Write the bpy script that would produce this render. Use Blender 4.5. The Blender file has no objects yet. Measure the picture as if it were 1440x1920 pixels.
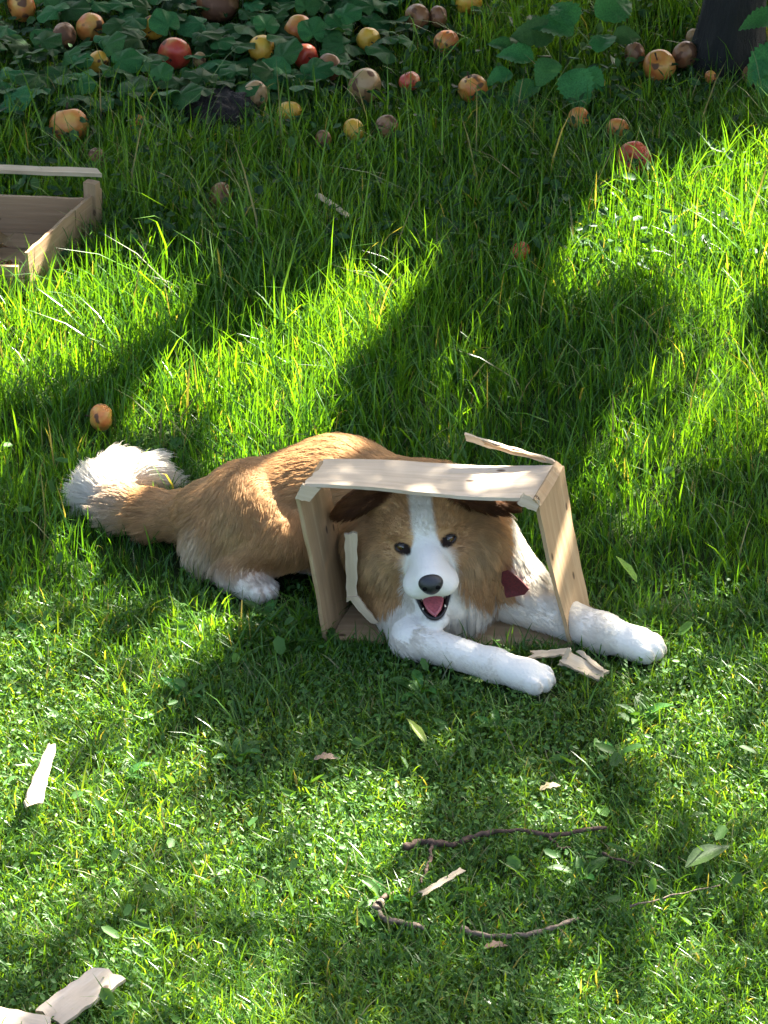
import bpy, bmesh, math, random
import numpy as np
from mathutils import Vector, Matrix, Quaternion
from mathutils.kdtree import KDTree

random.seed(7); RNG = np.random.default_rng(11)
SC = bpy.context.scene
COL = SC.collection

# ------------------------------------------------------------------ camera
# an upstairs window looking down at the lawn through a long lens
FPX = 8400.0                      # focal length in pixels of a 1440 px wide picture
PITCH = math.radians(30); DIST = 8.0
CAM = np.array([0.0, -DIST*math.cos(PITCH), DIST*math.sin(PITCH)])
FWD = np.array([0.0, math.cos(PITCH), -math.sin(PITCH)])
UPV = np.array([0.0, math.sin(PITCH), math.cos(PITCH)])
cd = bpy.data.cameras.new('camera'); cam = bpy.data.objects.new('camera', cd); COL.objects.link(cam)
cam.location = CAM; cam.rotation_euler = (math.pi/2-PITCH, 0, 0)
cd.sensor_fit = 'HORIZONTAL'; cd.sensor_width = 36; cd.lens = 36*FPX/1440
cd.clip_start = 0.1; cd.clip_end = 600
SC.camera = cam

# ------------------------------------------------------------------ light
SUN_EL = math.radians(43); SUN_H = np.array([0.62, 0.785]); SUN_H = SUN_H/np.linalg.norm(SUN_H)
SUN = np.array([SUN_H[0]*math.cos(SUN_EL), SUN_H[1]*math.cos(SUN_EL), math.sin(SUN_EL)])
world = bpy.data.worlds.new('World'); SC.world = world; world.use_nodes = True
wn = world.node_tree.nodes; wl = world.node_tree.links
bgn = wn.get('Background') or wn.new('ShaderNodeBackground')
sky = wn.new('ShaderNodeTexSky'); sky.sky_type = 'NISHITA'; sky.sun_disc = False
sky.sun_elevation = SUN_EL; sky.sun_rotation = math.atan2(SUN[0], SUN[1])
sky.altitude = 100; sky.air_density = 1.0; sky.dust_density = 5.0; sky.ozone_density = 0.6
wl.new(sky.outputs[0], bgn.inputs[0]); bgn.inputs[1].default_value = 0.05
sl = bpy.data.lights.new('sun', 'SUN'); so = bpy.data.objects.new('sun', sl); COL.objects.link(so)
sl.energy = 5.0; sl.angle = math.radians(0.53); sl.color = (1.0, 0.95, 0.84)
so.location = SUN*30; so.rotation_euler = Vector(SUN).to_track_quat('Z', 'Y').to_euler()
SC.view_settings.view_transform = 'Standard'; SC.view_settings.look = 'None'
SC.view_settings.exposure = 3.4; SC.view_settings.gamma = 1.0
SC.cycles.max_bounces = 8; SC.cycles.transmission_bounces = 4; SC.cycles.diffuse_bounces = 4; SC.cycles.glossy_bounces = 2
SC.cycles.use_denoising = True
SC.cycles.sample_clamp_indirect = 6.0

# ------------------------------------------------------------------ helpers
def ray(px, py):
    d = FWD + np.array([1.0, 0, 0])*((px-720)/FPX) + UPV*((960-py)/FPX)
    return d
def G(px, py, z=0.0):
    """the point of the lawn (or at height z above it) seen at that spot of the photograph"""
    d = ray(px, py); t = (z-CAM[2])/d[2]
    return CAM + d*t
def W(px, py, y):
    d = ray(px, py); t = (y-CAM[1])/d[1]
    return CAM + d*t
def to_px(P):
    P = np.asarray(P, float); v = P-CAM
    dep = v@FWD
    return np.stack([720+FPX*v[..., 0]/dep, 960-FPX*(v@UPV)/dep], -1)
def V(p): return Vector((float(p[0]), float(p[1]), float(p[2])))

def fbm(x, y, seed=0, octaves=3, freq=1.0):
    """cheap smooth value noise, -1..1"""
    out = np.zeros_like(x, dtype=float); amp = 1.0; tot = 0
    for o in range(octaves):
        r = np.random.default_rng(seed*97+o); tab = r.uniform(-1, 1, (64, 64))
        u = x*freq+17.3*o; v = y*freq-9.1*o
        i = np.floor(u).astype(int); j = np.floor(v).astype(int); fu = u-i; fv = v-j
        fu = fu*fu*(3-2*fu); fv = fv*fv*(3-2*fv)
        a = tab[i % 64, j % 64]; b = tab[(i+1) % 64, j % 64]; c = tab[i % 64, (j+1) % 64]; d = tab[(i+1) % 64, (j+1) % 64]
        out += amp*((a*(1-fu)+b*fu)*(1-fv)+(c*(1-fu)+d*fu)*fv); tot += amp; amp *= .5; freq *= 2
    return out/tot

def in_poly(x, y, poly):
    poly = np.asarray(poly); n = len(poly); ins = np.zeros(x.shape, bool); j = n-1
    for i in range(n):
        xi, yi = poly[i][:2]; xj, yj = poly[j][:2]
        c = ((yi > y) != (yj > y)) & (x < (xj-xi)*(y-yi)/(yj-yi+1e-12)+xi)
        ins ^= c; j = i
    return ins

def mesh_np(name, verts, loops, starts, mat, parent=None, col=None, smooth=False, attr='col'):
    """one mesh object from numpy arrays"""
    me = bpy.data.meshes.new(name)
    me.vertices.add(len(verts)); me.vertices.foreach_set('co', np.ascontiguousarray(verts, np.float32).ravel())
    me.loops.add(len(loops)); me.loops.foreach_set('vertex_index', np.ascontiguousarray(loops, np.int32))
    me.polygons.add(len(starts)); me.polygons.foreach_set('loop_start', np.ascontiguousarray(starts, np.int32))
    if smooth: me.polygons.foreach_set('use_smooth', np.ones(len(starts), bool))
    if col is not None:
        a = me.attributes.new(attr, 'FLOAT_COLOR', 'POINT')
        c = np.ones((len(verts), 4), np.float32); c[:, :3] = col
        a.data.foreach_set('color', c.ravel())
    me.update(calc_edges=True); me.validate()
    if mat: me.materials.append(mat)
    o = bpy.data.objects.new(name, me); COL.objects.link(o)
    if parent: o.parent = parent
    return o
def mesh_py(name, verts, faces, mat, parent=None, smooth=False):
    me = bpy.data.meshes.new(name); me.from_pydata([tuple(map(float, v)) for v in verts], [], faces); me.update()
    if smooth:
        for p in me.polygons: p.use_smooth = True
    if mat: me.materials.append(mat)
    o = bpy.data.objects.new(name, me); COL.objects.link(o)
    if parent: o.parent = parent
    return o
def bm_obj(name, bm, mat, parent=None, smooth=True):
    me = bpy.data.meshes.new(name); bm.to_mesh(me); bm.free()
    for p in me.polygons: p.use_smooth = smooth
    if mat: me.materials.append(mat)
    o = bpy.data.objects.new(name, me); COL.objects.link(o)
    if parent: o.parent = parent
    return o
def tag(o, label=None, cat=None, group=None, kind=None):
    if label: o['label'] = label
    if cat: o['category'] = cat
    if group: o['group'] = group
    if kind: o['kind'] = kind
    return o
def empty(name, loc):
    o = bpy.data.objects.new(name, None); COL.objects.link(o); o.location = V(loc); o.empty_display_size = .05
    return o

class N:
    """small node-graph helper"""
    def __init__(s, name):
        s.m = bpy.data.materials.new(name); s.m.use_nodes = True; s.t = s.m.node_tree
        for n in list(s.t.nodes): s.t.nodes.remove(n)
        s.out = s.n('ShaderNodeOutputMaterial')
    def n(s, ty, **kw):
        nd = s.t.nodes.new(ty)
        for k, v in kw.items(): setattr(nd, k, v)
        return nd
    def l(s, a, b): s.t.links.new(a, b)
    def set(s, nd, **kw):
        for k, v in kw.items():
            i = nd.inputs[k.replace('_', ' ')]
            if hasattr(v, 'is_linked') or isinstance(v, bpy.types.NodeSocket): s.l(v, i)
            else: i.default_value = v
        return nd
    def noise(s, scale, detail=3, vec=None, rough=.55):
        t = s.n('ShaderNodeTexNoise'); t.inputs['Scale'].default_value = scale; t.inputs['Detail'].default_value = detail
        t.inputs['Roughness'].default_value = rough
        if vec is not None: s.l(vec, t.inputs['Vector'])
        return t
    def ramp(s, fac, stops):
        r = s.n('ShaderNodeValToRGB'); e = r.color_ramp.elements
        while len(e) < len(stops): e.new(.5)
        for i, (p, c) in enumerate(stops):
            e[i].position = p; e[i].color = (*c, 1) if len(c) == 3 else c
        s.l(fac, r.inputs[0]); return r.outputs[0]
    def mix(s, fac, a, b, mode='MIX'):
        x = s.n('ShaderNodeMix', data_type='RGBA', blend_type=mode)
        for v, i in ((fac, 0), (a, 6), (b, 7)):
            if isinstance(v, bpy.types.NodeSocket): s.l(v, x.inputs[i])
            else: x.inputs[i].default_value = (*v, 1) if isinstance(v, tuple) and len(v) == 3 else v
        return x.outputs[2]
    def math(s, op, a, b=0.0):
        x = s.n('ShaderNodeMath', operation=op)
        for v, i in ((a, 0), (b, 1)):
            if isinstance(v, bpy.types.NodeSocket): s.l(v, x.inputs[i])
            else: x.inputs[i].default_value = v
        return x.outputs[0]
    def mapping(s, coord='Object', scale=(1, 1, 1)):
        tc = s.n('ShaderNodeTexCoord'); mp = s.n('ShaderNodeMapping'); mp.inputs['Scale'].default_value = scale
        s.l(tc.outputs[coord], mp.inputs[0]); return mp.outputs[0]
    def bump(s, h, strength=.3, dist=.01):
        b = s.n('ShaderNodeBump'); b.inputs['Strength'].default_value = strength; b.inputs['Distance'].default_value = dist
        s.l(h, b.inputs['Height']); return b.outputs[0]
    def bsdf(s, base, rough=.6, normal=None, spec=.5, **kw):
        p = s.n('ShaderNodeBsdfPrincipled')
        if isinstance(base, bpy.types.NodeSocket): s.l(base, p.inputs['Base Color'])
        else: p.inputs['Base Color'].default_value = (*base, 1)
        if isinstance(rough, bpy.types.NodeSocket): s.l(rough, p.inputs['Roughness'])
        else: p.inputs['Roughness'].default_value = rough
        p.inputs['Specular IOR Level'].default_value = spec
        if normal is not None: s.l(normal, p.inputs['Normal'])
        for k, v in kw.items(): p.inputs[k.replace('_', ' ')].default_value = v
        return p
    def done(s, sh): s.l(sh.outputs[0] if hasattr(sh, 'outputs') else sh, s.out.inputs[0]); return s.m

def leafy_mat(name, color=None, rough=.4, trans=.45, tint=(1.25, 1.2, .35), spec=.5, vein=True):
    """thin leaf: gloss on top, light coming through from behind"""
    k = N(name)
    if color is None:
        a = k.n('ShaderNodeAttribute', attribute_name='col'); base = a.outputs['Color']
    else:
        oi = k.n('ShaderNodeObjectInfo'); nz = k.noise(25, 3, k.mapping('Object'))
        b0 = k.ramp(nz.outputs[0], [(.3, tuple(c*.72 for c in color)), (.7, tuple(c*1.25 for c in color))])
        hs = k.n('ShaderNodeHueSaturation'); k.l(b0, hs.inputs['Color'])
        k.l(k.math('ADD', k.math('MULTIPLY', oi.outputs['Random'], .7), .65), hs.inputs['Value'])
        k.l(k.math('ADD', k.math('MULTIPLY', oi.outputs['Random'], .05), .475), hs.inputs['Hue'])
        base = hs.outputs[0]
    p = k.bsdf(base, rough, spec=spec)
    tr = k.n('ShaderNodeBsdfTranslucent'); k.l(k.mix(1.0, base, tint, 'MULTIPLY'), tr.inputs[0])
    mx = k.n('ShaderNodeMixShader'); mx.inputs[0].default_value = trans
    k.l(p.outputs[0], mx.inputs[1]); k.l(tr.outputs[0], mx.inputs[2])
    return k.done(mx)

def tube(bm, pts, radii, seg=8, cap=True):
    """tapered tube along a polyline added to a bmesh"""
    rings = []; pts = [V(p) for p in pts]; up = Vector((0, 0, 1))
    for i, p in enumerate(pts):
        d = (pts[min(i+1, len(pts)-1)]-pts[max(i-1, 0)]).normalized()
        a = d.cross(up if abs(d.z) < .9 else Vector((1, 0, 0))).normalized(); b = d.cross(a)
        rings.append([bm.verts.new(p+(a*math.cos(t)+b*math.sin(t))*radii[i]) for t in [2*math.pi*k/seg for k in range(seg)]])
    for r0, r1 in zip(rings, rings[1:]):
        for k in range(seg): bm.faces.new((r0[k], r0[(k+1) % seg], r1[(k+1) % seg], r1[k]))
    if cap:
        bm.faces.new(rings[0][::-1]); bm.faces.new(rings[-1])
# ------------------------------------------------------------------ lawn soil (one sheet out to the horizon)
def ground_z(x, y):
    return .010*fbm(x, y, 3, 2, 1.7)+.004*fbm(x, y, 5, 2, 7)
def m_soil():
    k = N('soil'); v = k.mapping('Object'); n1 = k.noise(9, 5, v); n2 = k.noise(70, 4, v)
    c = k.ramp(n1.outputs[0], [(.3, (.014, .022, .006)), (.55, (.022, .048, .009)), (.75, (.032, .066, .012))])
    c = k.mix(k.math('MULTIPLY', n2.outputs[0], .5), c, (.03, .024, .014))
    return k.done(k.bsdf(c, .95, k.bump(n2.outputs[0], .6, .01), .1))
xs = np.concatenate([[-300, -80, -20, -8, -4], np.arange(-2.4, 2.41, .06), [4, 8, 20, 80, 300]])
ys = np.concatenate([[-300, -80, -20, -8, -4], np.arange(-2.6, 3.6, .06), [5, 8, 20, 80, 300]])
X, Y = np.meshgrid(xs, ys, indexing='ij')
near = (np.abs(X) < 2.5) & (Y > -2.7) & (Y < 3.6)
Z = np.where(near, ground_z(X, Y), 0)
nv = np.stack([X, Y, Z-.004], -1).reshape(-1, 3); ny = len(ys)
I, J = np.meshgrid(np.arange(len(xs)-1), np.arange(ny-1), indexing='ij'); a = (I*ny+J).ravel()
q = np.stack([a, a+ny, a+ny+1, a+1], 1)
tag(mesh_np('ground', nv, q.ravel(), np.arange(len(q))*4, m_soil(), smooth=True), 'dark mossy soil under the lawn', kind='structure')

# ------------------------------------------------------------------ where the sun gets through the apple tree
def plane_poly(poly, z=0.0):
    out = []
    for px, py in poly:
        p = G(px, py, z); p = p-SUN*(p[2]/SUN[2]); out.append((p[0], p[1]))
    return out
LIT = []
SHADE = [plane_poly(p, z) for p, z in (([(540, 845), (1065, 845), (1065, 960), (540, 950)], .30), ([(540, 940), (1060, 940), (1110, 1240), (600, 1230)], .15), ([(700, 1150), (1150, 1150), (1180, 1240), (1070, 1330), (980, 1330), (700, 1260)], .05), ([(380, 940), (600, 920), (620, 1120), (400, 1120)], .10), ([(440, 1120), (620, 1120), (1060, 1260), (1000, 1360), (560, 1340), (420, 1260)], .0))]
def lit(poly, z=0.05, thr=.0): LIT.append((plane_poly(poly, z), thr))
lit([(-60, 540), (60, 500), (180, 480), (300, 480), (420, 480), (425, 525), (330, 590), (240, 640), (110, 690), (-60, 745)])
lit([(240, 700), (330, 650), (440, 590), (520, 540), (620, 500), (810, 505), (760, 590), (690, 640), (640, 700), (625, 800), (540, 830), (430, 870), (405, 800), (430, 745), (330, 765), (230, 775)])
lit([(1015, 540), (1060, 440), (1110, 370), (1200, 340), (1300, 290), (1440, 250), (1560, 240), (1560, 520), (1440, 520), (1330, 560), (1200, 490), (1110, 520)])
lit([(785, 830), (790, 740), (815, 660), (870, 590), (930, 560), (1000, 600), (1000, 680), (930, 760), (880, 830)], thr=.3)
lit([(1165, 700), (1230, 640), (1330, 620), (1560, 640), (1560, 800), (1300, 840), (1290, 960), (1150, 930), (1080, 870), (1110, 790)], thr=.12)
lit([(60, 790), (220, 770), (230, 830), (150, 860), (60, 880), (-40, 900), (-40, 830)], thr=.2)
lit([(-40, 960), (120, 980), (260, 1040), (400, 1120), (450, 1180), (330, 1200), (150, 1230), (-40, 1200)], thr=.4)
lit([(960, 980), (1010, 970), (1030, 1080), (990, 1060)], thr=.3)
lit([(1150, 990), (1440, 960), (1440, 1120), (1250, 1100)], thr=.5)
# lower lawn: broken light
lit([(590, 1480), (680, 1420), (790, 1440), (800, 1560), (700, 1680), (600, 1690), (560, 1600)], 0.02, .0)
lit([(-40, 1280), (130, 1290), (260, 1390), (140, 1500), (310, 1560), (240, 1680), (60, 1760), (-40, 1700)], 0.02, .08)
lit([(1180, 1240), (1460, 1180), (1460, 1500), (1290, 1540), (1180, 1400)], 0.02, .16)
lit([(960, 1420), (1120, 1440), (1130, 1540), (980, 1540)], 0.02, .16)
lit([(1180, 1680), (1460, 1560), (1460, 1960), (1000, 1960), (1060, 1830)], 0.02, .16)
lit([(160, 1800), (360, 1760), (560, 1820), (640, 1960), (200, 1960)], 0.02, .16)
# on the dog and the crate
lit([(420, 900), (470, 850), (560, 815), (650, 812), (690, 838), (640, 880), (590, 885), (555, 905), (480, 960), (440, 960)], .22, .0)
lit([(130, 860), (230, 845), (340, 855), (345, 915), (260, 950), (200, 990), (140, 960)], .08, .0)
lit([(925, 920), (1010, 930), (1050, 1040), (1070, 1110), (1010, 1120), (975, 1080), (940, 1010)], .14, .0)
lit([(865, 850), (985, 852), (985, 912), (880, 918)], .30, .0)
lit([(1170, 1190), (1250, 1190), (1260, 1240), (1180, 1225)], .05, .3)
lit([(30, 1380), (120, 1380), (120, 1520), (30, 1530)], .03, .0)
lit([(430, 960), (480, 950), (500, 1000), (440, 1020)], .13, .1)
lit([(1280, 330), (1440, 270), (1440, 600), (1300, 560)], .1, .05)

def shade_at(x, y):
    """probability that foliage stands between this bit of lawn and the sun"""
    s = np.ones_like(x)
    wob = .02*fbm(x, y, 21, 2, 9); wob2 = .02*fbm(x, y, 22, 2, 9)
    low = (y < -.45)
    d = fbm(x, y, 31, 3, 5.0)
    s = np.where(low, np.where(d > .08, .12, .62), s)
    for poly in SHADE: s[in_poly(x, y, poly)] = 1.0
    for poly, thr in LIT:
        m = in_poly(x+wob, y+wob2, poly); s[m] = np.minimum(s[m], thr)
    return s

# ------------------------------------------------------------------ apple tree
def m_bark():
    k = N('bark'); v = k.mapping('Object', (1, 1, .25)); n1 = k.noise(38, 6, v, .7); n2 = k.noise(7, 3, v)
    c = k.ramp(n1.outputs[0], [(.3, (.006, .005, .005)), (.6, (.016, .013, .012)), (.8, (.035, .030, .026))])
    c = k.mix(k.math('MULTIPLY', n2.outputs[0], .5), c, (.014, .018, .010))
    return k.done(k.bsdf(c, .9, k.bump(n1.outputs[0], 1.0, .02)))
M_BARK = m_bark(); M_TREELEAF = leafy_mat('apple_leaf', (.06, .12, .03), .45, .25)
tb = G(1360, 132)
tree = empty('apple_tree', tb)
tag(tree, 'old apple tree with dark rough trunk standing beyond the fallen apples', 'tree')
def L(p): return np.asarray(p)-tb
def make_trunk():
    bm = bmesh.new(); H = np.linspace(-.05, 1.9, 40); seg = 28; rings = []
    for i, h in enumerate(H):
        r0 = .058+.030*math.exp(-max(h, 0)/.10)-.006*h
        cx = .03*math.sin(h*1.6)+.05*h; cy = .10*h
        ring = []
        for j in range(seg):
            t = 2*math.pi*j/seg
            r = r0*(1+.07*math.sin(3*t+h*2)+.05*math.sin(7*t+5*h)+.03*math.sin(13*t-9*h)+.02*random.uniform(-1, 1))
            ring.append(bm.verts.new((cx+r*math.cos(t), cy+r*math.sin(t), h)))
        rings.append(ring)
    for a, b in zip(rings, rings[1:]):
        for j in range(seg): bm.faces.new((a[j], a[(j+1) % seg], b[(j+1) % seg], b[j]))
    bm.faces.new(rings[-1]); return bm, np.array([.03*math.sin(1.9*1.6)+.095, .19, 1.9])
tbm, ttop = make_trunk()
bm_obj('trunk', tbm, M_BARK, tree)
# crown, out of view: leaves placed along sun rays to shape the lawn's shade
cnt = 130000
gx = RNG.uniform(-1.9, 2.2, cnt); gy = RNG.uniform(-2.3, 3.0, cnt)
keep = RNG.uniform(0, 1, cnt) < shade_at(gx, gy)*np.where(gy < -.3, .6, 1)      # fewer leaves sunward of the near lawn, to keep it brighter
gx, gy = gx[keep], gy[keep]
hl = np.where(gy > -.25, 1.3, 2.15); hh = hl+(3.9-hl)*RNG.uniform(0, 1, len(gx))**np.where(gy > -.25, 1.7, 1.0)  # leaves hung lower towards the back to darken the far lawn
hh = hh + .12*fbm(gx, gy, 40, 2, 1.5)
fx = RNG.uniform(-4.6, 3.8, 60000); fy = RNG.uniform(-2.3, 4.6, 60000)             # unseen extra crown beside and beyond, added to block sky light
kf = ((fx < -1.35) | (fx > 1.9) | (fy > 2.9)) & (RNG.uniform(0, 1, 60000) < .75)
gx = np.concatenate([gx, fx[kf]]); gy = np.concatenate([gy, fy[kf]]); hh = np.concatenate([hh, RNG.uniform(np.where(fy[kf] > -.1, 1.3, 2.3), 4.0)])
cen = np.stack([gx+SUN[0]/SUN[2]*hh, gy+SUN[1]/SUN[2]*hh, hh], 1)
n = len(cen)
def rand_unit(n):
    v = RNG.normal(size=(n, 3)); return v/np.linalg.norm(v, axis=1, keepdims=True)
ld = rand_unit(n); ld[:, 2] -= .3; ld /= np.linalg.norm(ld, axis=1, keepdims=True)
lr = np.cross(ld, rand_unit(n)); lr /= np.linalg.norm(lr, axis=1, keepdims=True); ln = np.cross(lr, ld)
Ls = RNG.uniform(.055, .085, n)[:, None]; Ws = Ls*.55
lv = np.stack([cen-ld*Ls*.5, cen+lr*Ws*.5-ln*.006, cen+ld*Ls*.5-ln*.008, cen-lr*Ws*.5-ln*.006, cen+ln*.004], 1)-tb
b = np.arange(n)[:, None]*5
tri = np.stack([b+0, b+1, b+4, b+1, b+2, b+4, b+2, b+3, b+4, b+3, b+0, b+4], 2).reshape(-1)
crown = mesh_np('crown', lv.reshape(-1, 3), tri, np.arange(len(tri)//3)*3, M_TREELEAF, tree)
# limbs that carry the crown
made = 0; tries = 0
while made < 9 and tries < 400:
    tries += 1; k = random.randrange(n); tgt = L(cen[k]); tgt[2] = min(max(tgt[2], 2.5), 3.4)
    a = ttop-np.array([0, 0, random.uniform(0, .4)]); mid = (a+tgt)/2+np.array([random.uniform(-.2, .2), random.uniform(-.2, .2), .25])
    pts = [(1-t)**2*a+2*t*(1-t)*mid+t*t*tgt for t in np.linspace(0, 1, 10)]
    sh = np.array([(p+tb)-SUN*((p+tb)[2]/SUN[2]) for p in np.concatenate([np.linspace(pts[i], pts[i+1], 6) for i in range(9)])])
    if any(in_poly(sh[:, 0], sh[:, 1], poly).sum() > 2 for poly, thr in LIT): continue
    bm = bmesh.new(); tube(bm, pts, np.linspace(.032, .006, 10), 9); bm_obj('limb', bm, M_BARK, tree); made += 1
# ------------------------------------------------------------------ the dog: one continuous surface from a blended volume
class Prim: pass
PR = []
def rc(a, b, ra, rb, k=.03, fur=.02, flow=None, c='tan', hd=False):
    p = Prim(); p.t = 'rc'; p.a = np.asarray(a, float); p.b = np.asarray(b, float); p.ra = ra; p.rb = rb; p.k = k; p.fur = fur
    p.flow = (p.b-p.a) if flow is None else np.asarray(flow, float); p.c = c; p.cut = False
    r = max(ra, rb)+.02; p.lo = np.minimum(p.a, p.b)-r-k; p.hi = np.maximum(p.a, p.b)+r+k; PR.append(p); return p
def el(c, r, k=.03, fur=.02, flow=(-1, .5, -.2), col='tan', R=None, cut=False):
    p = Prim(); p.t = 'el'; p.o = np.asarray(c, float); p.r = np.asarray(r, float); p.k = k; p.fur = fur; p.flow = np.asarray(flow, float); p.c = col
    p.R = np.eye(3) if R is None else np.asarray(R); p.cut = cut
    m = p.r.max()+.02+k; p.lo = p.o-m; p.hi = p.o+m; PR.append(p); return p
def pdist(p, P):
    if p.t == 'el':
        q = (P-p.o)@p.R; k0 = np.linalg.norm(q/p.r, axis=-1); k1 = np.linalg.norm(q/(p.r*p.r), axis=-1)
        return k0*(k0-1)/np.maximum(k1, 1e-9)
    ba = p.b-p.a; h = np.clip(((P-p.a)@ba)/(ba@ba), 0, 1)
    return np.linalg.norm(P-p.a-h[..., None]*ba, axis=-1)-(p.ra+(p.rb-p.ra)*h)

# head frame: X = towards picture right, Y = out of the face, Z = up
HO = W(797, 1009, -.425)
Yh = np.array([.05, -1, .04]); Yh /= np.linalg.norm(Yh)
Zh = np.array([-.12, 0, 1.0]); Zh = Zh-Yh*(Zh@Yh); Zh /= np.linalg.norm(Zh)
Xh = np.cross(Yh, Zh)
if Xh[0] < 0: Xh = -Xh
HR = np.stack([Xh, Yh, Zh], 1)                       # columns
def Hp(x, y, z): return HO+HR@np.array([x, y, z])
def Hv(x, y, z): return HR@np.array([x, y, z])
def Hl(P): return (P-HO)@HR
def Rh(ax, deg): return HR@np.array(Matrix.Rotation(math.radians(deg), 3, ax))

back = Hv(0, -1, .15)
# trunk
rc((.07, -.285, .140), (-.08, -.165, .125), .098, .095, .05, .030, flow=(-1, .75, -.25))
rc((-.08, -.165, .125), (-.20, -.165, .105), .095, .086, .05, .030, flow=(-1, .1, -.3))
el((-.265, -.175, .088), (.075, .080, .075), .05, .032, (-1, 0, -.5))
el((-.06, -.19, .065), (.15, .078, .060), .04, .026, (-1, .3, -.6))
el((.085, -.345, .125), (.120, .105, .110), .05, .035, (-.5, .3, -.8))
# neck and ruff
rc((.075, -.29, .145), Hp(0, -.07, -.01), .086, .072, .05, .040, flow=(-.3, .9, -.5))
el((.090, -.412, .070), (.088, .054, .058), .035, .044, (.05, -.25, -1), 'white')
el((.09, -.385, .12), (.085, .05, .055), .04, .034, (.05, -.1, -1), 'white')
# shoulders, forelegs
rc((.172, -.335, .150), (.232, -.365, .075), .038, .044, .05, .026, flow=(.3, -.2, -1), c='white')
rc((-.02, -.345, .14), (.0, -.375, .06), .050, .042, .04, .022, flow=(.1, -.2, -1))
def paw(c, d, s=1.0, fur=.006):
    d = np.asarray(d, float); d[2] = 0; d /= np.linalg.norm(d); sd = np.array([-d[1], d[0], 0])
    el(c, (.034*s, .030*s, .024*s), .012, fur, d, 'white', R=np.stack([d, sd, [0, 0, 1.]], 1))
    for i, o in enumerate((-.0235, -.0080, .0080, .0235)):
        f = .030 if abs(o) < .02 else .020
        el(np.asarray(c)+d*f*s+sd*o*s+np.array([0, 0, -.003]), (.018*s, .0088*s, .0165*s), .004, fur, d, 'white', R=np.stack([d, sd, [0, 0, 1.]], 1))
e1 = G(772, 1198, .034); w1 = G(925, 1246, .034); p1 = G(988, 1266, .029)
rc((.030, -.39, .050), e1, .036, .029, .03, .024, flow=(.6, -.3, -.8), c='white'); LEGS = [rc(e1, w1, .029, .026, .018, .008, c='white'), rc(w1, p1, .026, .026, .015, .006, c='white')]; paw(p1, p1-w1); LEGS += PR[-5:]
e2 = np.array([.225, -.385, .050]); w2 = G(1130, 1186, .038); p2 = G(1196, 1208, .030)
rc(e2, w2, .038, .029, .03, .012, c='white'); rc(w2, p2, .030, .028, .02, .007, c='white'); paw(p2, p2-w2)
# hindquarters
el((-.245, -.200, .095), (.070, .070, .085), .03, .024, (-.3, -.2, -1))
rc((-.245, -.185, .125), (-.165, -.262, .098), .066, .046, .018, .022, flow=(.3, -.3, -1))
rc((-.165, -.262, .095), G(448, 1066, .042), .046, .034, .018, .016, flow=(-1, -.3, -.5))
hk = G(436, 1082, .030); hp_ = G(478, 1100, .027)
rc(hk, hp_, .026, .026, .02, .010, c='white'); paw(hp_, hp_-hk, .92)
rc((-.20, -.08, .08), (-.10, -.02, .045), .06, .04, .04, .02, flow=(1, .5, -1)); rc((-.10, -.02, .035), (-.02, -.02, .03), .026, .026, .02, .01, c='white')
el((-.295, -.215, .06), (.045, .045, .05), .04, .040, (-.6, -.3, -1), 'cream')
# tail
tp = [np.array([-.315, -.175, .105]), G(345, 965, .07), G(290, 962, .058), G(235, 950, .052), G(195, 925, .052), G(215, 897, .055), G(265, 888, .05), G(295, 893, .04)]
tr = [.042, .034, .032, .032, .032, .028, .020, .010]
for i in range(len(tp)-1):
    rc(tp[i], tp[i+1], tr[i], tr[i+1], .03, [.03, .036, .044, .056, .066, .068, .06][i], c='tan' if i < 3 else 'white')
# head
EARS = []
el(Hp(0, -.062, .018), (.074, .078, .062), .03, .011, back, R=HR)
el(Hp(0, -.030, .012), (.058, .045, .045), .02, .008, back, R=HR)
for s in (-1, 1):
    el(Hp(s*.036, -.012, .020), (.024, .022, .018), .015, .006, back, R=HR)                        # brow
    el(Hp(s*.072, -.055, -.045), (.052, .050, .052), .03, .024, Hv(s*.55, -.6, -.6), R=HR)        # cheek fur
    el(Hp(s*.040, -.008, -.030), (.030, .030, .026), .02, .007, Hv(s*.5, -1, -.2), R=HR)          # zygoma
    el(Hp(s*.022, .058, -.053), (.025, .036, .022), .012, .004, back, R=HR)                       # flews
    EARS.append(el(Hp(s*.092, -.058, .062) if s < 0 else Hp(.104, -.040, .040), (.056, .034, .013) if s < 0 else (.058, .030, .013), .010, .024, Hv(s*1, -.25, -.35), 'ear', R=Rh('Y', s*(26 if s < 0 else 24))))
    el(Hp(s*.058, -.070, .060), (.030, .035, .026), .02, .014, Hv(s, -.4, .2), 'ear', R=HR)
rc(Hp(0, -.005, -.016), Hp(0, .074, -.036), .036, .0265, .018, .005, flow=back)                   # muzzle
el(Hp(0, .083, -.039), (.024, .018, .019), .012, .003, back, R=HR)
rc(Hp(0, -.045, -.085), Hp(0, .050, -.127), .032, .0175, .012, .006, flow=back, c='white')         # lower jaw
el(Hp(0, .056, -.129), (.023, .014, .012), .010, .004, back, 'white', R=HR)
el(Hp(0, .045, -.097), (.029, .062, .0165), .005, 0, back, R=Rh('X', -17), cut=True)              # mouth cavity

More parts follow.
